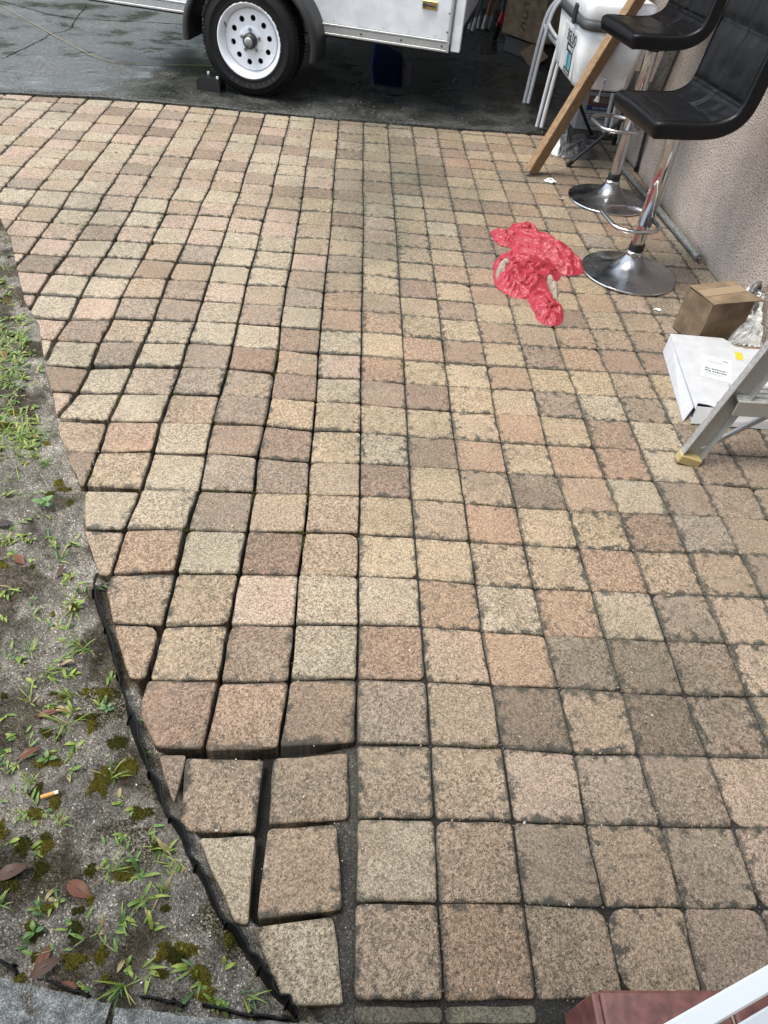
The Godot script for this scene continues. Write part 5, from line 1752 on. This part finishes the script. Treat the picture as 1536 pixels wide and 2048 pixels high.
	prism(st, PackedVector2Array([Vector2(-0.07, 0), Vector2(0.075, 0), Vector2(0.075, 0.055), Vector2(0.05, 0.072), Vector2(-0.045, 0.072), Vector2(-0.07, 0.05)]), -0.06, 0.06, Transform3D(Basis(Vector3.RIGHT, Vector3.UP, Vector3.BACK) * Basis(Vector3.RIGHT, -PI / 2), Vector3.ZERO))
	obj("block", st, M.black, c)
	for p: Vector3 in [Vector3(-0.02, 0.073, -0.03), Vector3(0.055, 0.068, 0.03)]:
		st = begin()
		tube(st, [p, p + Vector3(0, 0.012, 0)], 0.008, 10)
		obj("bolt", st, M.paper, c)
	# the cord: over the slab behind the wheel, and up across the trailer's side
	t = thing("cord", "thin tan cord looping over the wet slab towards the tyre", "cord")
	st = begin()
	var cp := []
	for p2: Array in [[-3.0, -6.6], [-2.789, -6.366], [-2.287, -5.77], [-1.855, -5.266], [-1.70, -5.14], [-1.576, -5.09], [-1.308, -5.145], [-1.077, -5.207], [-0.85, -5.22]]: cp.append(Vector3(p2[0], 0.018, p2[1]))
	tube(st, smooth_path(cp, 10), 0.0021, 6)
	obj("line", st, M.cord, t)
	t = thing("cord", "thin tan cord slanting across the trailer's white side", "cord")
	st = begin()
	tube(st, smooth_path([Vector3(-0.30, 0.33, -4.78), Vector3(-0.10, 0.42, -4.74), Vector3(0.03, 0.53, -4.71), Vector3(0.16, 0.66, -4.68), Vector3(0.40, 0.95, -4.61)], 8), 0.0026, 6)
	obj("line", st, M.cord, t)

# ---------------------------------------------------------------- things by the wall
func build_props() -> void:
	var st: SurfaceTool
	# cooler on its folding stand
	var c := thing("cooler", "white plastic cooler box with grey band and drain plug", "cooler", Vector3(1.200, 0.395, -4.135), 0.0)
	st = begin()
	loft(st, [[0.0, 0.128, 0.262, 0.035], [0.006, 0.140, 0.276, 0.045], [0.03, 0.148, 0.285, 0.05], [0.10, 0.154, 0.293, 0.05], [0.255, 0.166, 0.306, 0.05]], 6)
	obj("body", st, M.cooler, c)
	st = begin()
	loft(st, [[0.255, 0.1665, 0.307, 0.05], [0.258, 0.175, 0.315, 0.05], [0.295, 0.177, 0.317, 0.05], [0.298, 0.172, 0.312, 0.05]], 6)
	obj("band", st, M.cooler_band, c)
	st = begin()
	loft(st, [[0.298, 0.171, 0.311, 0.05], [0.31, 0.176, 0.316, 0.05], [0.355, 0.176, 0.316, 0.05], [0.375, 0.168, 0.308, 0.05], [0.381, 0.15, 0.29, 0.045]], 6)
	obj("lid", st, M.cooler, c)
	# raised panel on the end face
	st = begin(-1)
	prism(st, PackedVector2Array([Vector2(-0.11, 0.03), Vector2(-0.085, 0.012), Vector2(0.085, 0.012), Vector2(0.11, 0.03), Vector2(0.116, 0.21), Vector2(0.09, 0.24), Vector2(-0.09, 0.24), Vector2(-0.116, 0.21)]), 0.0, 0.006, Transform3D(Basis(Vector3.RIGHT, Vector3(0, 0.06, 0.998).normalized(), Vector3(0, 0.998, -0.0).normalized()), Vector3(0, 0.0, 0.283)))
	obj("end_panel", st, M.cooler, c)
	st = begin()
	tube(st, arc_pts(Vector3(0.005, 0.045, 0.293), Vector3.RIGHT, Vector3.UP, 0.013, 0, TAU * 0.96, 22), 0.004, 8, true)
	tube(st, [Vector3(0.005, 0.045, 0.286), Vector3(0.005, 0.045, 0.2935)], 0.006, 12)
	obj("drain", st, M.cooler, c)
	st = begin()
	tube(st, smooth_path([Vector3(-0.002, 0.035, 0.296), Vector3(-0.008, 0.015, 0.30), Vector3(-0.012, -0.02, 0.302)], 6), 0.0016, 6)
	tube(st, [Vector3(-0.013, -0.018, 0.302), Vector3(-0.016, -0.036, 0.305)], 0.0095, 14)
	tube(st, [Vector3(-0.016, -0.034, 0.305), Vector3(-0.017, -0.042, 0.306)], 0.013, 14)
	obj("drain_plug", st, M.paper, c)
	for z: float in [0.12]:
		st = begin(-1)
		cbox(st, Vector3(0.018, 0.085, 0.036), Vector3(-0.182, 0.292, z), Basis.IDENTITY, 0.005)
		obj("latch", st, M.black, c)
	# the long face: raised panel, lettering and sticker
	var side := Basis(Vector3(0, 0, 1), Vector3(-0.055, 0.998, 0), Vector3(-0.998, -0.055, 0))
	st = begin(-1)
	cbox(st, Vector3(0.30, 0.205, 0.006), Vector3(-0.1585, 0.125, 0.06), side, 0.0028)
	obj("side_panel", st, M.cooler, c)
	write("IGLOO", 0.066, M.ink, c, Transform3D(side, Vector3(-0.1665, 0.185, 0.10)), "Droid Sans", 800)
	var s := Node3D.new()
	s.name = "sticker"
	c.add_child(s, true)
	s.transform = Transform3D(side.scaled_local(Vector3(1.25, 1.25, 1)), Vector3(-0.1615, 0.093, 0.10))
	for q: Array in [[Vector3(0.115, 0.105, 0.001), Vector3(0, 0, 0), "ink"], [Vector3(0.028, 0.055, 0.001), Vector3(-0.038, -0.006, 0.001), "label"], [Vector3(0.024, 0.055, 0.001), Vector3(-0.006, -0.006, 0.001), "teal"], [Vector3(0.040, 0.055, 0.001), Vector3(0.030, -0.006, 0.001), "sky_print"], [Vector3(0.020, 0.016, 0.001), Vector3(0.042, 0.038, 0.001), "label"], [Vector3(0.055, 0.012, 0.001), Vector3(-0.005, 0.038, 0.001), "label"], [Vector3(0.09, 0.006, 0.001), Vector3(0, -0.044, 0.001), "print"]]:
		st = begin(-1)
		cbox(st, q[0], q[1], Basis.IDENTITY, 0.0001)
		obj("print", st, M[q[2]], s)
	# the black folding stand that carries it
	var f := thing("folding_stand", "black folding stand with splayed tube legs under the cooler", "folding stand", Vector3(1.34, 0, -4.15))
	var legs := [[Vector3(-0.20, 0.002, 0.233), Vector3(0.02, 0.235, 0.225), Vector3(0.155, 0.378, 0.22)], [Vector3(0.205, 0.002, 0.213), Vector3(0.195, 0.20, 0.205), Vector3(0.185, 0.378, 0.20)], [Vector3(0.185, 0.002, -0.225), Vector3(0.18, 0.378, -0.21)], [Vector3(0.08, 0.002, -0.35), Vector3(-0.08, 0.2, -0.24), Vector3(-0.20, 0.378, -0.22)]]
	for l: Array in legs:
		st = begin()
		tube(st, l, 0.0095, 10)
		obj("leg", st, M.black, f)
		st = begin()
		tube(st, [(l[0] as Vector3), (l[0] as Vector3).lerp(l[1], 0.12)], 0.0125, 10)
		obj("foot", st, M.rubber, f)
	st = begin(-1)
	cbox(st, Vector3(0.46, 0.014, 0.48), Vector3(-0.01, 0.386, 0.0), Basis.IDENTITY, 0.004)
	obj("top", st, M.black, f)
	st = begin()
	tube(st, [Vector3(0.19, 0.21, 0.21), Vector3(0.185, 0.21, -0.22)], 0.008, 8)
	obj("crossbar", st, M.black, f)
	# carton under it
	var b := thing("paint_box", "white box with red and navy print under the cooler stand", "box", Vector3(1.43, 0.012, -4.69), 0.03)
	st = begin(-1)
	cbox(st, Vector3(0.235, 0.20, 0.22), Vector3(0, 0.10, 0), Basis.IDENTITY, 0.004)
	obj("carton", st, M.grey_card, b)
	for q: Array in [[Vector3(0.18, 0.052, 0.002), Vector3(0.02, 0.168, 0.111), "tile"], [Vector3(0.18, 0.028, 0.002), Vector3(0.02, 0.127, 0.111), "navy"], [Vector3(0.17, 0.0025, 0.002), Vector3(0.02, 0.030, 0.111), "navy"], [Vector3(0.0025, 0.08, 0.002), Vector3(-0.066, 0.07, 0.111), "navy"], [Vector3(0.09, 0.004, 0.002), Vector3(0.0, 0.095, 0.111), "navy"], [Vector3(0.12, 0.004, 0.002), Vector3(0.015, 0.080, 0.111), "navy"], [Vector3(0.11, 0.004, 0.002), Vector3(0.01, 0.066, 0.111), "navy"]]:
		st = begin(-1)
		cbox(st, q[0], q[1], Basis.IDENTITY, 0.0003)
		obj("print", st, M[q[2]], b)
	write("RUST PREVENT", 0.017, M.label, b, Transform3D(Basis.IDENTITY, Vector3(0.025, 0.127, 0.1125)), "Droid Sans", 700)
	write("ROZOW", 0.036, M.print, b, Transform3D(Basis.IDENTITY, Vector3(0.025, 0.168, 0.1125)), "Droid Serif", 700)
	# two stacked white tube chairs with blue seats, facing left
	for k in 2:
		var ch := thing("patio_chair", ["lower of two stacked white tube chairs with blue seats", "upper of two stacked white tube chairs, its feet nearer the patio"][k], "chair", Vector3(1.08, 0.012, -4.80) + [Vector3.ZERO, Vector3(0.008, 0.022, 0.085)][k], 0.0, "stacked white patio chairs")
		for z: float in [-0.27, 0.235]:
			st = begin()
			tube(st, smooth_path([Vector3(0, 0.0, z), Vector3(0.005, 0.25, z + 0.025), Vector3(0.012, 0.42, z + 0.04), Vector3(0.035, 0.53, z + 0.035), Vector3(0.095, 0.595, z + 0.03), Vector3(0.19, 0.615, z + 0.02), Vector3(0.40, 0.60, z + 0.015)], 7), 0.0125, 12)
			obj("front_leg", st, M.white_paint, ch)
			st = begin()
			tube(st, smooth_path([Vector3(0.43, 0.0, z), Vector3(0.41, 0.30, z + 0.01), Vector3(0.39, 0.60, z + 0.015), Vector3(0.43, 0.85, z + 0.02)], 7), 0.0125, 12)
			obj("back_leg", st, M.white_paint, ch)
		st = begin()
		tube(st, smooth_path([Vector3(0.012, 0.46, -0.235), Vector3(0.03, 0.43, -0.20), Vector3(0.06, 0.40, -0.10), Vector3(0.06, 0.40, 0.08), Vector3(0.03, 0.43, 0.21), Vector3(0.012, 0.46, 0.26)], 7), 0.011, 10)
		obj("seat_rail", st, M.white_paint, ch)
		st = begin()
		surf(st, 9, 9, func(i: int, j: int) -> Vector3: return Vector3(0.05 + 0.35 * i / 8.0, 0.405 - 0.02 * sin(PI * i / 8.0) * sin(PI * j / 8.0), lerpf(-0.20, 0.22, j / 8.0)))
		obj("seat", st, M.blue_cloth, ch)
		st = begin()
		surf(st, 9, 9, func(i: int, j: int) -> Vector3: return Vector3(0.405 + 0.03 * sin(PI * j / 8.0), 0.60 + 0.22 * i / 8.0, lerpf(-0.24, 0.24, j / 8.0)))
		obj("backrest", st, M.blue_cloth, ch)
	# timber leaning towards the wall
	var foot := Vector3(0.902, 0.0, -3.735)
	var dir := Vector3(0.405, 0.93, -0.095).normalized()
	var l := thing("timber", "length of pine two-by-four leaning to the right in front of the cooler", "timber", foot)
	var side2 := dir.cross(Vector3(0.25, 0, 1).normalized()).normalized()
	var bas := Basis(-side2, dir, (-side2).cross(dir).normalized())
	st = begin(-1)
	cbox(st, Vector3(0.086, 1.75, 0.038), Vector3(0, 0.875, 0), Basis.IDENTITY, 0.003)
	var stud := obj("stud", st, M.pine, l)
	stud.transform = Transform3D(bas * Basis(Vector3.UP, 0.45), Vector3(0, 0.014, 0))
	for k: Array in [[0.012, 0.43, 0.011], [0.02, 0.29, 0.006], [-0.025, 0.36, 0.005], [0.03, 0.70, 0.008], [-0.01, 0.22, 0.007], [0.0, 0.10, 0.006], [-0.02, 0.62, 0.006]]:
		st = begin()
		var ring := []
		for e in 14: ring.append(Vector2(cos(TAU * e / 14.0) * k[2], sin(TAU * e / 14.0) * k[2] * 1.7))
		for e in 14: ftri(st, Vector3(k[0], k[1], 0.0194), Vector3(k[0] + ring[e].x, k[1] + ring[e].y, 0.0192), Vector3(k[0] + ring[(e + 1) % 14].x, k[1] + ring[(e + 1) % 14].y, 0.0192), Vector3.BACK)
		obj("knot", st, M.knot, stud)
	# galvanised post leaning along the wall, conduit on the ground
	var p := thing("metal_post", "grey galvanised metal post leaning along the wall behind the stools", "post", Vector3(1.515, 0.222, -4.02))
	st = begin(-1)
	var prof := PackedVector2Array([Vector2(-0.030, -0.018), Vector2(-0.012, -0.018), Vector2(-0.008, -0.008), Vector2(0.008, -0.008), Vector2(0.012, -0.018), Vector2(0.030, -0.018), Vector2(0.030, 0.018), Vector2(-0.030, 0.018)])
	prism(st, prof, 0.0, 1.3, Transform3D(Basis(Vector3(0, -0.258, 0.966), Vector3(0.01, 0.966, 0.258), Vector3(-1, 0, 0)), Vector3.ZERO))
	obj("channel", st, M.galv, p)
	p = thing("conduit", "grey metal conduit pipe lying on the pavers along the wall", "pipe")
	st = begin()
	tube(st, [Vector3(1.455, 0.020, -3.98), Vector3(1.486, 0.020, -3.40), Vector3(1.515, 0.020, -2.83)], 0.0145, 16)
	obj("pipe", st, M.galv, p)
	st = begin()
	tube(st, [Vector3(1.515, 0.020, -2.83), Vector3(1.5165, 0.020, -2.80)], 0.0175, 16)
	obj("coupling", st, M.galv, p)
	st = begin()
	tube(st, [Vector3(1.5165, 0.020, -2.80), Vector3(1.517, 0.020, -2.785)], 0.010, 14)
	obj("end_stub", st, M.chrome, p)
	var ball := thing("rubber_ball", "small off-white ball on the slab beside the black stand", "ball", Vector3(1.515, 0.012, -4.50))
	st = begin()
	lathe(st, [Vector2(0.0, 0.0), Vector2(0.012, 0.002), Vector2(0.022, 0.012), Vector2(0.024, 0.022), Vector2(0.020, 0.034), Vector2(0.010, 0.042), Vector2(0.0, 0.043)], 20)
	obj("ball", st, M.cloth, ball)
	# step ladder: near rail, its foot, a tread and the braces
	var la := thing("step_ladder", "scuffed aluminium step ladder with worn yellow rubber foot at the right edge", "ladder", Vector3(0.99, 0.0, -1.375))
	var ld := Vector3(0.180, 0.80, 0.0).normalized()
	var lz := Vector3(-0.10, 0.0, 0.995).normalized()
	var lx := ld.cross(lz).normalized() * -1.0
	lz = lx.cross(ld).normalized()
	var lb := Basis(lx, ld, lz)
	st = begin(-1)
	# a channel: web outwards, flanges folded back
	var chn := PackedVector2Array([Vector2(-0.032, 0.012), Vector2(0.032, 0.012), Vector2(0.032, -0.016), Vector2(0.029, -0.016), Vector2(0.029, 0.0095), Vector2(-0.029, 0.0095), Vector2(-0.029, -0.016), Vector2(-0.032, -0.016)])
	prism(st, chn, 0.012, 1.65, Transform3D(lb, Vector3.ZERO))
	obj("rail", st, M.alu, la)
	st = begin(-1)
	cbox(st, Vector3(0.070, 0.030, 0.034), lb * Vector3(0, 0.016, -0.002), lb, 0.003)
	obj("foot", st, M.yellow_foot, la)
	for x: float in [-0.022, 0.022]:
		st = begin()
		tube(st, [lb * Vector3(x, 0.02, 0.014), lb * Vector3(x, 0.02, 0.019)], 0.0055, 10)
		obj("rivet", st, M.rust, la)
	for y: float in [0.055, 0.21]:
		st = begin()
		tube(st, [lb * Vector3(0.026, y, 0.010), lb * Vector3(0.026, y, 0.016)], 0.0055, 10)
		obj("rivet", st, M.rust, la)
	st = begin(-1)
	cbox(st, Vector3(0.50, 0.006, 0.085), Vector3(0.30, 0.245, -0.02), Basis(Vector3.UP, 0.0), 0.002)
	cbox(st, Vector3(0.50, 0.05, 0.006), Vector3(0.30, 0.222, 0.021), Basis.IDENTITY, 0.002)
	for k in 3: cbox(st, Vector3(0.50, 0.004, 0.006), Vector3(0.30, 0.249, -0.045 + 0.022 * k), Basis.IDENTITY, 0.001)
	obj("tread", st, M.alu, la)
	st = begin()
	tube(st, [Vector3(0.035, 0.048, -0.012), Vector3(0.30, 0.265, -0.03)], 0.0085, 10)
	obj("brace", st, M.alu, la)
	st = begin(-1) # paint flecks and scratches on the web
	for k in 150:
		var fy := rng.randf_range(0.05, 0.6)
		cbox(st, Vector3(rng.randf_range(0.0008, 0.002), rng.randf_range(0.0008, 0.004) * (1.0 if rng.randf() < 0.93 else 3.0), 0.0004), lb * Vector3(rng.randf_range(-0.030, 0.030), fy, 0.0121), lb * Basis(Vector3.BACK, rng.randf() * 3.0), 0.0001)
	obj("paint_flecks", st, M.paper, la).set_meta("kind", "stuff")

func build_garage_things() -> void:
	var st: SurfaceTool
	# big carton with a taped foot and hand lettering
	var t := thing("large_cardboard_box", "large taped cardboard box with hand lettering in the dark garage", "box", Vector3(1.36, 0.012, -6.45), 0.62)
	st = begin(-1)
	cbox(st, Vector3(0.34, 0.62, 0.42), Vector3(0, 0.43, 0), Basis(Vector3.BACK, -0.03), 0.006)
	obj("carton", st, M.carton, t)
	st = begin(-1)
	cbox(st, Vector3(0.346, 0.05, 0.426), Vector3(0, 0.16, 0), Basis(Vector3.BACK, -0.03), 0.004)
	obj("tape", st, M.carton_edge, t)
	for k in 3:
		st = begin(-1)
		cbox(st, Vector3(0.15, 0.005, 0.17), Vector3(-0.19 + 0.10 * k, 0.06, 0.20 - 0.08 * k), Basis.from_euler(Vector3(0.5, 0.3 * k, 0.7 - 0.5 * k)), 0.001)
		obj("flap", st, M.carton, t)
	st = begin(-1)
	cbox(st, Vector3(0.30, 0.11, 0.36), Vector3(0.01, 0.056, -0.01), Basis.IDENTITY, 0.004)
	obj("base_box", st, M.soot, t)
	var marks := [[0.02, 0.36, 0.05, 0.0], [-0.004, 0.34, 0.05, 1.57], [0.02, 0.315, 0.03, 0.2], [0.02, 0.30, 0.045, 0.0], [0.045, 0.28, 0.03, 1.57], [0.015, 0.265, 0.05, 0.1], [0.02, 0.235, 0.05, 0.0], [0.0, 0.215, 0.03, 1.57], [0.03, 0.20, 0.04, 0.4]]
	for m: Array in marks:
		st = begin(-1)
		cbox(st, Vector3(0.003, 0.006, m[2]), Vector3(-0.181 + 0.03 * (m[1] - 0.3), m[1], m[0]), Basis(Vector3.RIGHT, m[3]), 0.0008)
		obj("lettering", st, M.ink, t)
	# long-handled tools leaning in the corner
	var tools := [["teal-handled garden tool leaning in the dark garage, leftmost", Vector3(0.93, 0.012, -7.20), Vector3(0.90, 1.35, -8.10), 0.014, "teal"], ["second teal-handled tool leaning in the garage, beside a black one", Vector3(1.01, 0.012, -7.26), Vector3(1.12, 1.35, -8.10), 0.012, "teal"], ["black-handled tool leaning between teal and red ones", Vector3(0.94, 0.012, -7.10), Vector3(1.36, 1.30, -8.10), 0.015, "soot"], ["red-handled tool leaning in the dark garage", Vector3(1.05, 0.012, -7.24), Vector3(1.42, 1.35, -8.10), 0.015, "rust_red"], ["brown wooden handle leaning in the garage, rightmost of the tools", Vector3(1.10, 0.012, -7.28), Vector3(1.50, 1.35, -8.10), 0.016, "pine"]]
	for q: Array in tools:
		t = thing("garden_tool", q[0], "garden tool", q[1], 0.0, "long-handled tools in the garage")
		st = begin()
		tube(st, [Vector3.ZERO, (q[2] as Vector3) - q[1]], q[3], 10)
		obj("handle", st, M[q[4]], t)
		st = begin()
		tube(st, [Vector3.ZERO, ((q[2] as Vector3) - q[1]) * 0.07], q[3] * 1.35, 10)
		obj("ferrule", st, M.galv, t)
	# wire shelf with pale boxes against the back wall
	t = thing("wire_shelf", "pale wire shelf unit at the back of the garage", "shelf", Vector3(1.30, 0.012, -8.0))
	for x: float in [-0.24, 0.2]:
		for z: float in [-0.12, 0.12]:
			st = begin()
			tube(st, [Vector3(x, 0, z), Vector3(x, 1.4, z)], 0.011, 8)
			obj("post", st, M.soot, t)
	for y: float in [0.13, 0.48, 0.83]:
		st = begin()
		for k in 7: tube(st, [Vector3(-0.24, y, -0.12 + 0.04 * k), Vector3(0.2, y, -0.12 + 0.04 * k)], 0.004, 6)
		obj("wire_deck", st, M.soot, t)
		st = begin(-1)
		cbox(st, Vector3(0.36, 0.14, 0.18), Vector3(-0.02, y + 0.076, 0.0), Basis.IDENTITY, 0.006)
		obj("bin", st, M.white_paint, t)
	# hand truck with a red part
	t = thing("hand_truck", "black hand truck with a red bracket left of the large cardboard box", "hand truck", Vector3(1.20, 0.012, -6.95))
	st = begin()
	for x: float in [-0.05, 0.10]: tube(st, [Vector3(x, 0.06, 0), Vector3(x + 0.05, 1.1, -0.35)], 0.016, 10)
	obj("frame", st, M.soot, t)
	for x: float in [-0.07, 0.13]:
		st = begin()
		tube(st, [Vector3(x - 0.015, 0.085, -0.03), Vector3(x + 0.015, 0.085, -0.03)], 0.085, 24)
		obj("wheel", st, M.rubber, t)
	st = begin(-1)
	cbox(st, Vector3(0.05, 0.11, 0.03), Vector3(-0.055, 0.14, 0.03), Basis(Vector3.BACK, -0.3), 0.008)
	obj("bracket", st, M.red, t)
	# blue tub and white jamb seen in the wet slab under the trailer
	t = thing("blue_tub", "blue plastic tub behind the trailer, mirrored in the wet slab", "tub", Vector3(0.22, 0.012, -7.15))
	st = begin()
	loft(st, [[0.0, 0.12, 0.12, 0.03], [0.01, 0.13, 0.13, 0.03], [0.46, 0.145, 0.145, 0.03], [0.465, 0.152, 0.152, 0.03], [0.49, 0.152, 0.152, 0.03]])
	obj("tub", st, M.blue, t)
	t = thing("white_post", "white square post behind the trailer, mirrored in the wet slab", "post", Vector3(0.41, 0.012, -7.1))
	st = begin(-1)
	cbox(st, Vector3(0.07, 0.46, 0.07), Vector3(0, 0.23, 0), Basis.IDENTITY, 0.004)
	obj("post", st, M.white_paint, t)

# ----------------------------------------------------------------
func _ready() -> void:
	rng.seed = 20240611
	n_low = noise(FastNoiseLite.TYPE_SIMPLEX_SMOOTH, 0.022, 101, 2)
	n_mid = noise(FastNoiseLite.TYPE_SIMPLEX_SMOOTH, 0.06, 102, 2)
	n_fine = noise(FastNoiseLite.TYPE_SIMPLEX_SMOOTH, 0.12, 103, 2)
	# camera: held at head height, looking steeply down the patio
	var cam := Camera3D.new()
	cam.name = "camera"
	add_child(cam, true)
	var yaw := 0.1031
	var pitch := 0.7764
	var roll := 0.1223
	var fw := Vector3(sin(yaw) * cos(pitch), -sin(pitch), -cos(yaw) * cos(pitch))
	var rt := fw.cross(Vector3.UP).normalized()
	var up := rt.cross(fw)
	cam.transform = Transform3D(Basis(rt * cos(roll) + up * sin(roll), up * cos(roll) - rt * sin(roll), -fw), Vector3(-0.0738, 1.327, 0.2492))
	cam.fov = rad_to_deg(2.0 * atan(1024.0 / 1420.0))
	cam.near = 0.02
	cam.far = 900.0
	cam.current = true
	# bright overcast sky
	var sky_m := ProceduralSkyMaterial.new()
	sky_m.sky_top_color = Color(0.80, 0.84, 0.89)
	sky_m.sky_horizon_color = Color(0.84, 0.87, 0.90)
	sky_m.sky_curve = 0.3
	sky_m.ground_horizon_color = Color(0.30, 0.31, 0.30)
	sky_m.ground_bottom_color = Color(0.16, 0.17, 0.15)
	sky_m.sky_energy_multiplier = 1.0
	var sky := Sky.new()
	sky.sky_material = sky_m
	var env := Environment.new()
	env.background_mode = Environment.BG_SKY
	env.sky = sky
	env.tonemap_mode = Environment.TONE_MAPPER_LINEAR
	env.tonemap_exposure = 3.6
	env.sdfgi_enabled = true
	env.ssao_enabled = true
	env.ssil_enabled = true
	var we := WorldEnvironment.new()
	we.name = "environment"
	we.environment = env
	add_child(we, true)
	# the sun behind thin cloud, high and a little behind the viewer's left
	var sun := DirectionalLight3D.new()
	sun.name = "sun"
	add_child(sun, true)
	sun.light_energy = 0.42
	sun.light_color = Color(1.0, 0.97, 0.92)
	sun.light_angular_distance = 24.0
	sun.shadow_enabled = true
	sun.look_at_from_position(Vector3(-1.2, 4.0, 0.5), Vector3.ZERO, Vector3.FORWARD)
	make_materials()
	M.ground = mat(Color(0.07, 0.08, 0.04), 0.95)
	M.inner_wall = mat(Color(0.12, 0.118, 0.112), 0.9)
	M.grit = mat(Color(0.22, 0.22, 0.21), 0.8)
	M.print = mat(Color(0.25, 0.26, 0.28), 0.7)
	M.sky_print = mat(Color(0.12, 0.30, 0.36), 0.5)
	M.grey_card = mat(Color(0.30, 0.31, 0.32), 0.8)
	M.rust_red = mat(Color(0.20, 0.06, 0.035), 0.6)
	M.blue_cloth = mat(Color(0.02, 0.06, 0.24), 0.8)
	M.blue_cloth.cull_mode = BaseMaterial3D.CULL_DISABLED
	M.weed = mat(Color(0.075, 0.16, 0.03), 0.45)
	M.weed_dark = mat(Color(0.035, 0.105, 0.03), 0.42)
	M.weed.cull_mode = BaseMaterial3D.CULL_DISABLED
	M.weed_dark.cull_mode = BaseMaterial3D.CULL_DISABLED
	M.twig = mat(Color(0.06, 0.045, 0.03), 0.9)
	build_setting()
	build_paving()
	build_joint_debris()
	build_bed()
	build_trailer()
	bar_stool("black quilted bar stool on a chrome disc base, nearer the camera", Vector3(1.146, 0.0, -2.63), 0.235, 0.632, 0.13)
	bar_stool("black quilted bar stool with its seat raised, farther along the wall", Vector3(1.258, 0.0, -3.455), 0.36, 0.74, 0.13)
	build_props()
	build_garage_things()
	edging([[-0.622, -0.822], [-0.596, -0.755], [-0.556, -0.682], [-0.516, -0.601], [-0.478, -0.525], [-0.450, -0.454], [-0.400, -0.374], [-0.362, -0.308], [-0.322, -0.256], [-0.280, -0.194], [-0.234, -0.128], [-0.187, -0.078], [-0.147, -0.033], [-0.113, 0.0], [-0.088, 0.020]], 0.006, 0.025, "wavy black plastic edging strip between the paving and the soil")
	edging([[-0.088, 0.019], [-0.125, 0.017], [-0.159, 0.014], [-0.200, 0.008], [-0.234, 0.004]], 0.004, 0.013, "short black edging strip lying along the kerb near its inner corner")
	edging([[-0.262, 0.000], [-0.295, -0.006], [-0.330, -0.009]], 0.004, 0.014, "middle stub of black edging strip behind the kerb joint")
	edging([[-0.405, -0.012], [-0.441, -0.021], [-0.475, -0.030]], 0.004, 0.014, "black edging stub beneath the crossed red leaves")
	edging([[-0.518, -0.040], [-0.545, -0.054], [-0.575, -0.062]], 0.004, 0.014, "black edging stub at the lower left corner of the bed")
	build_plants()
	build_litter()
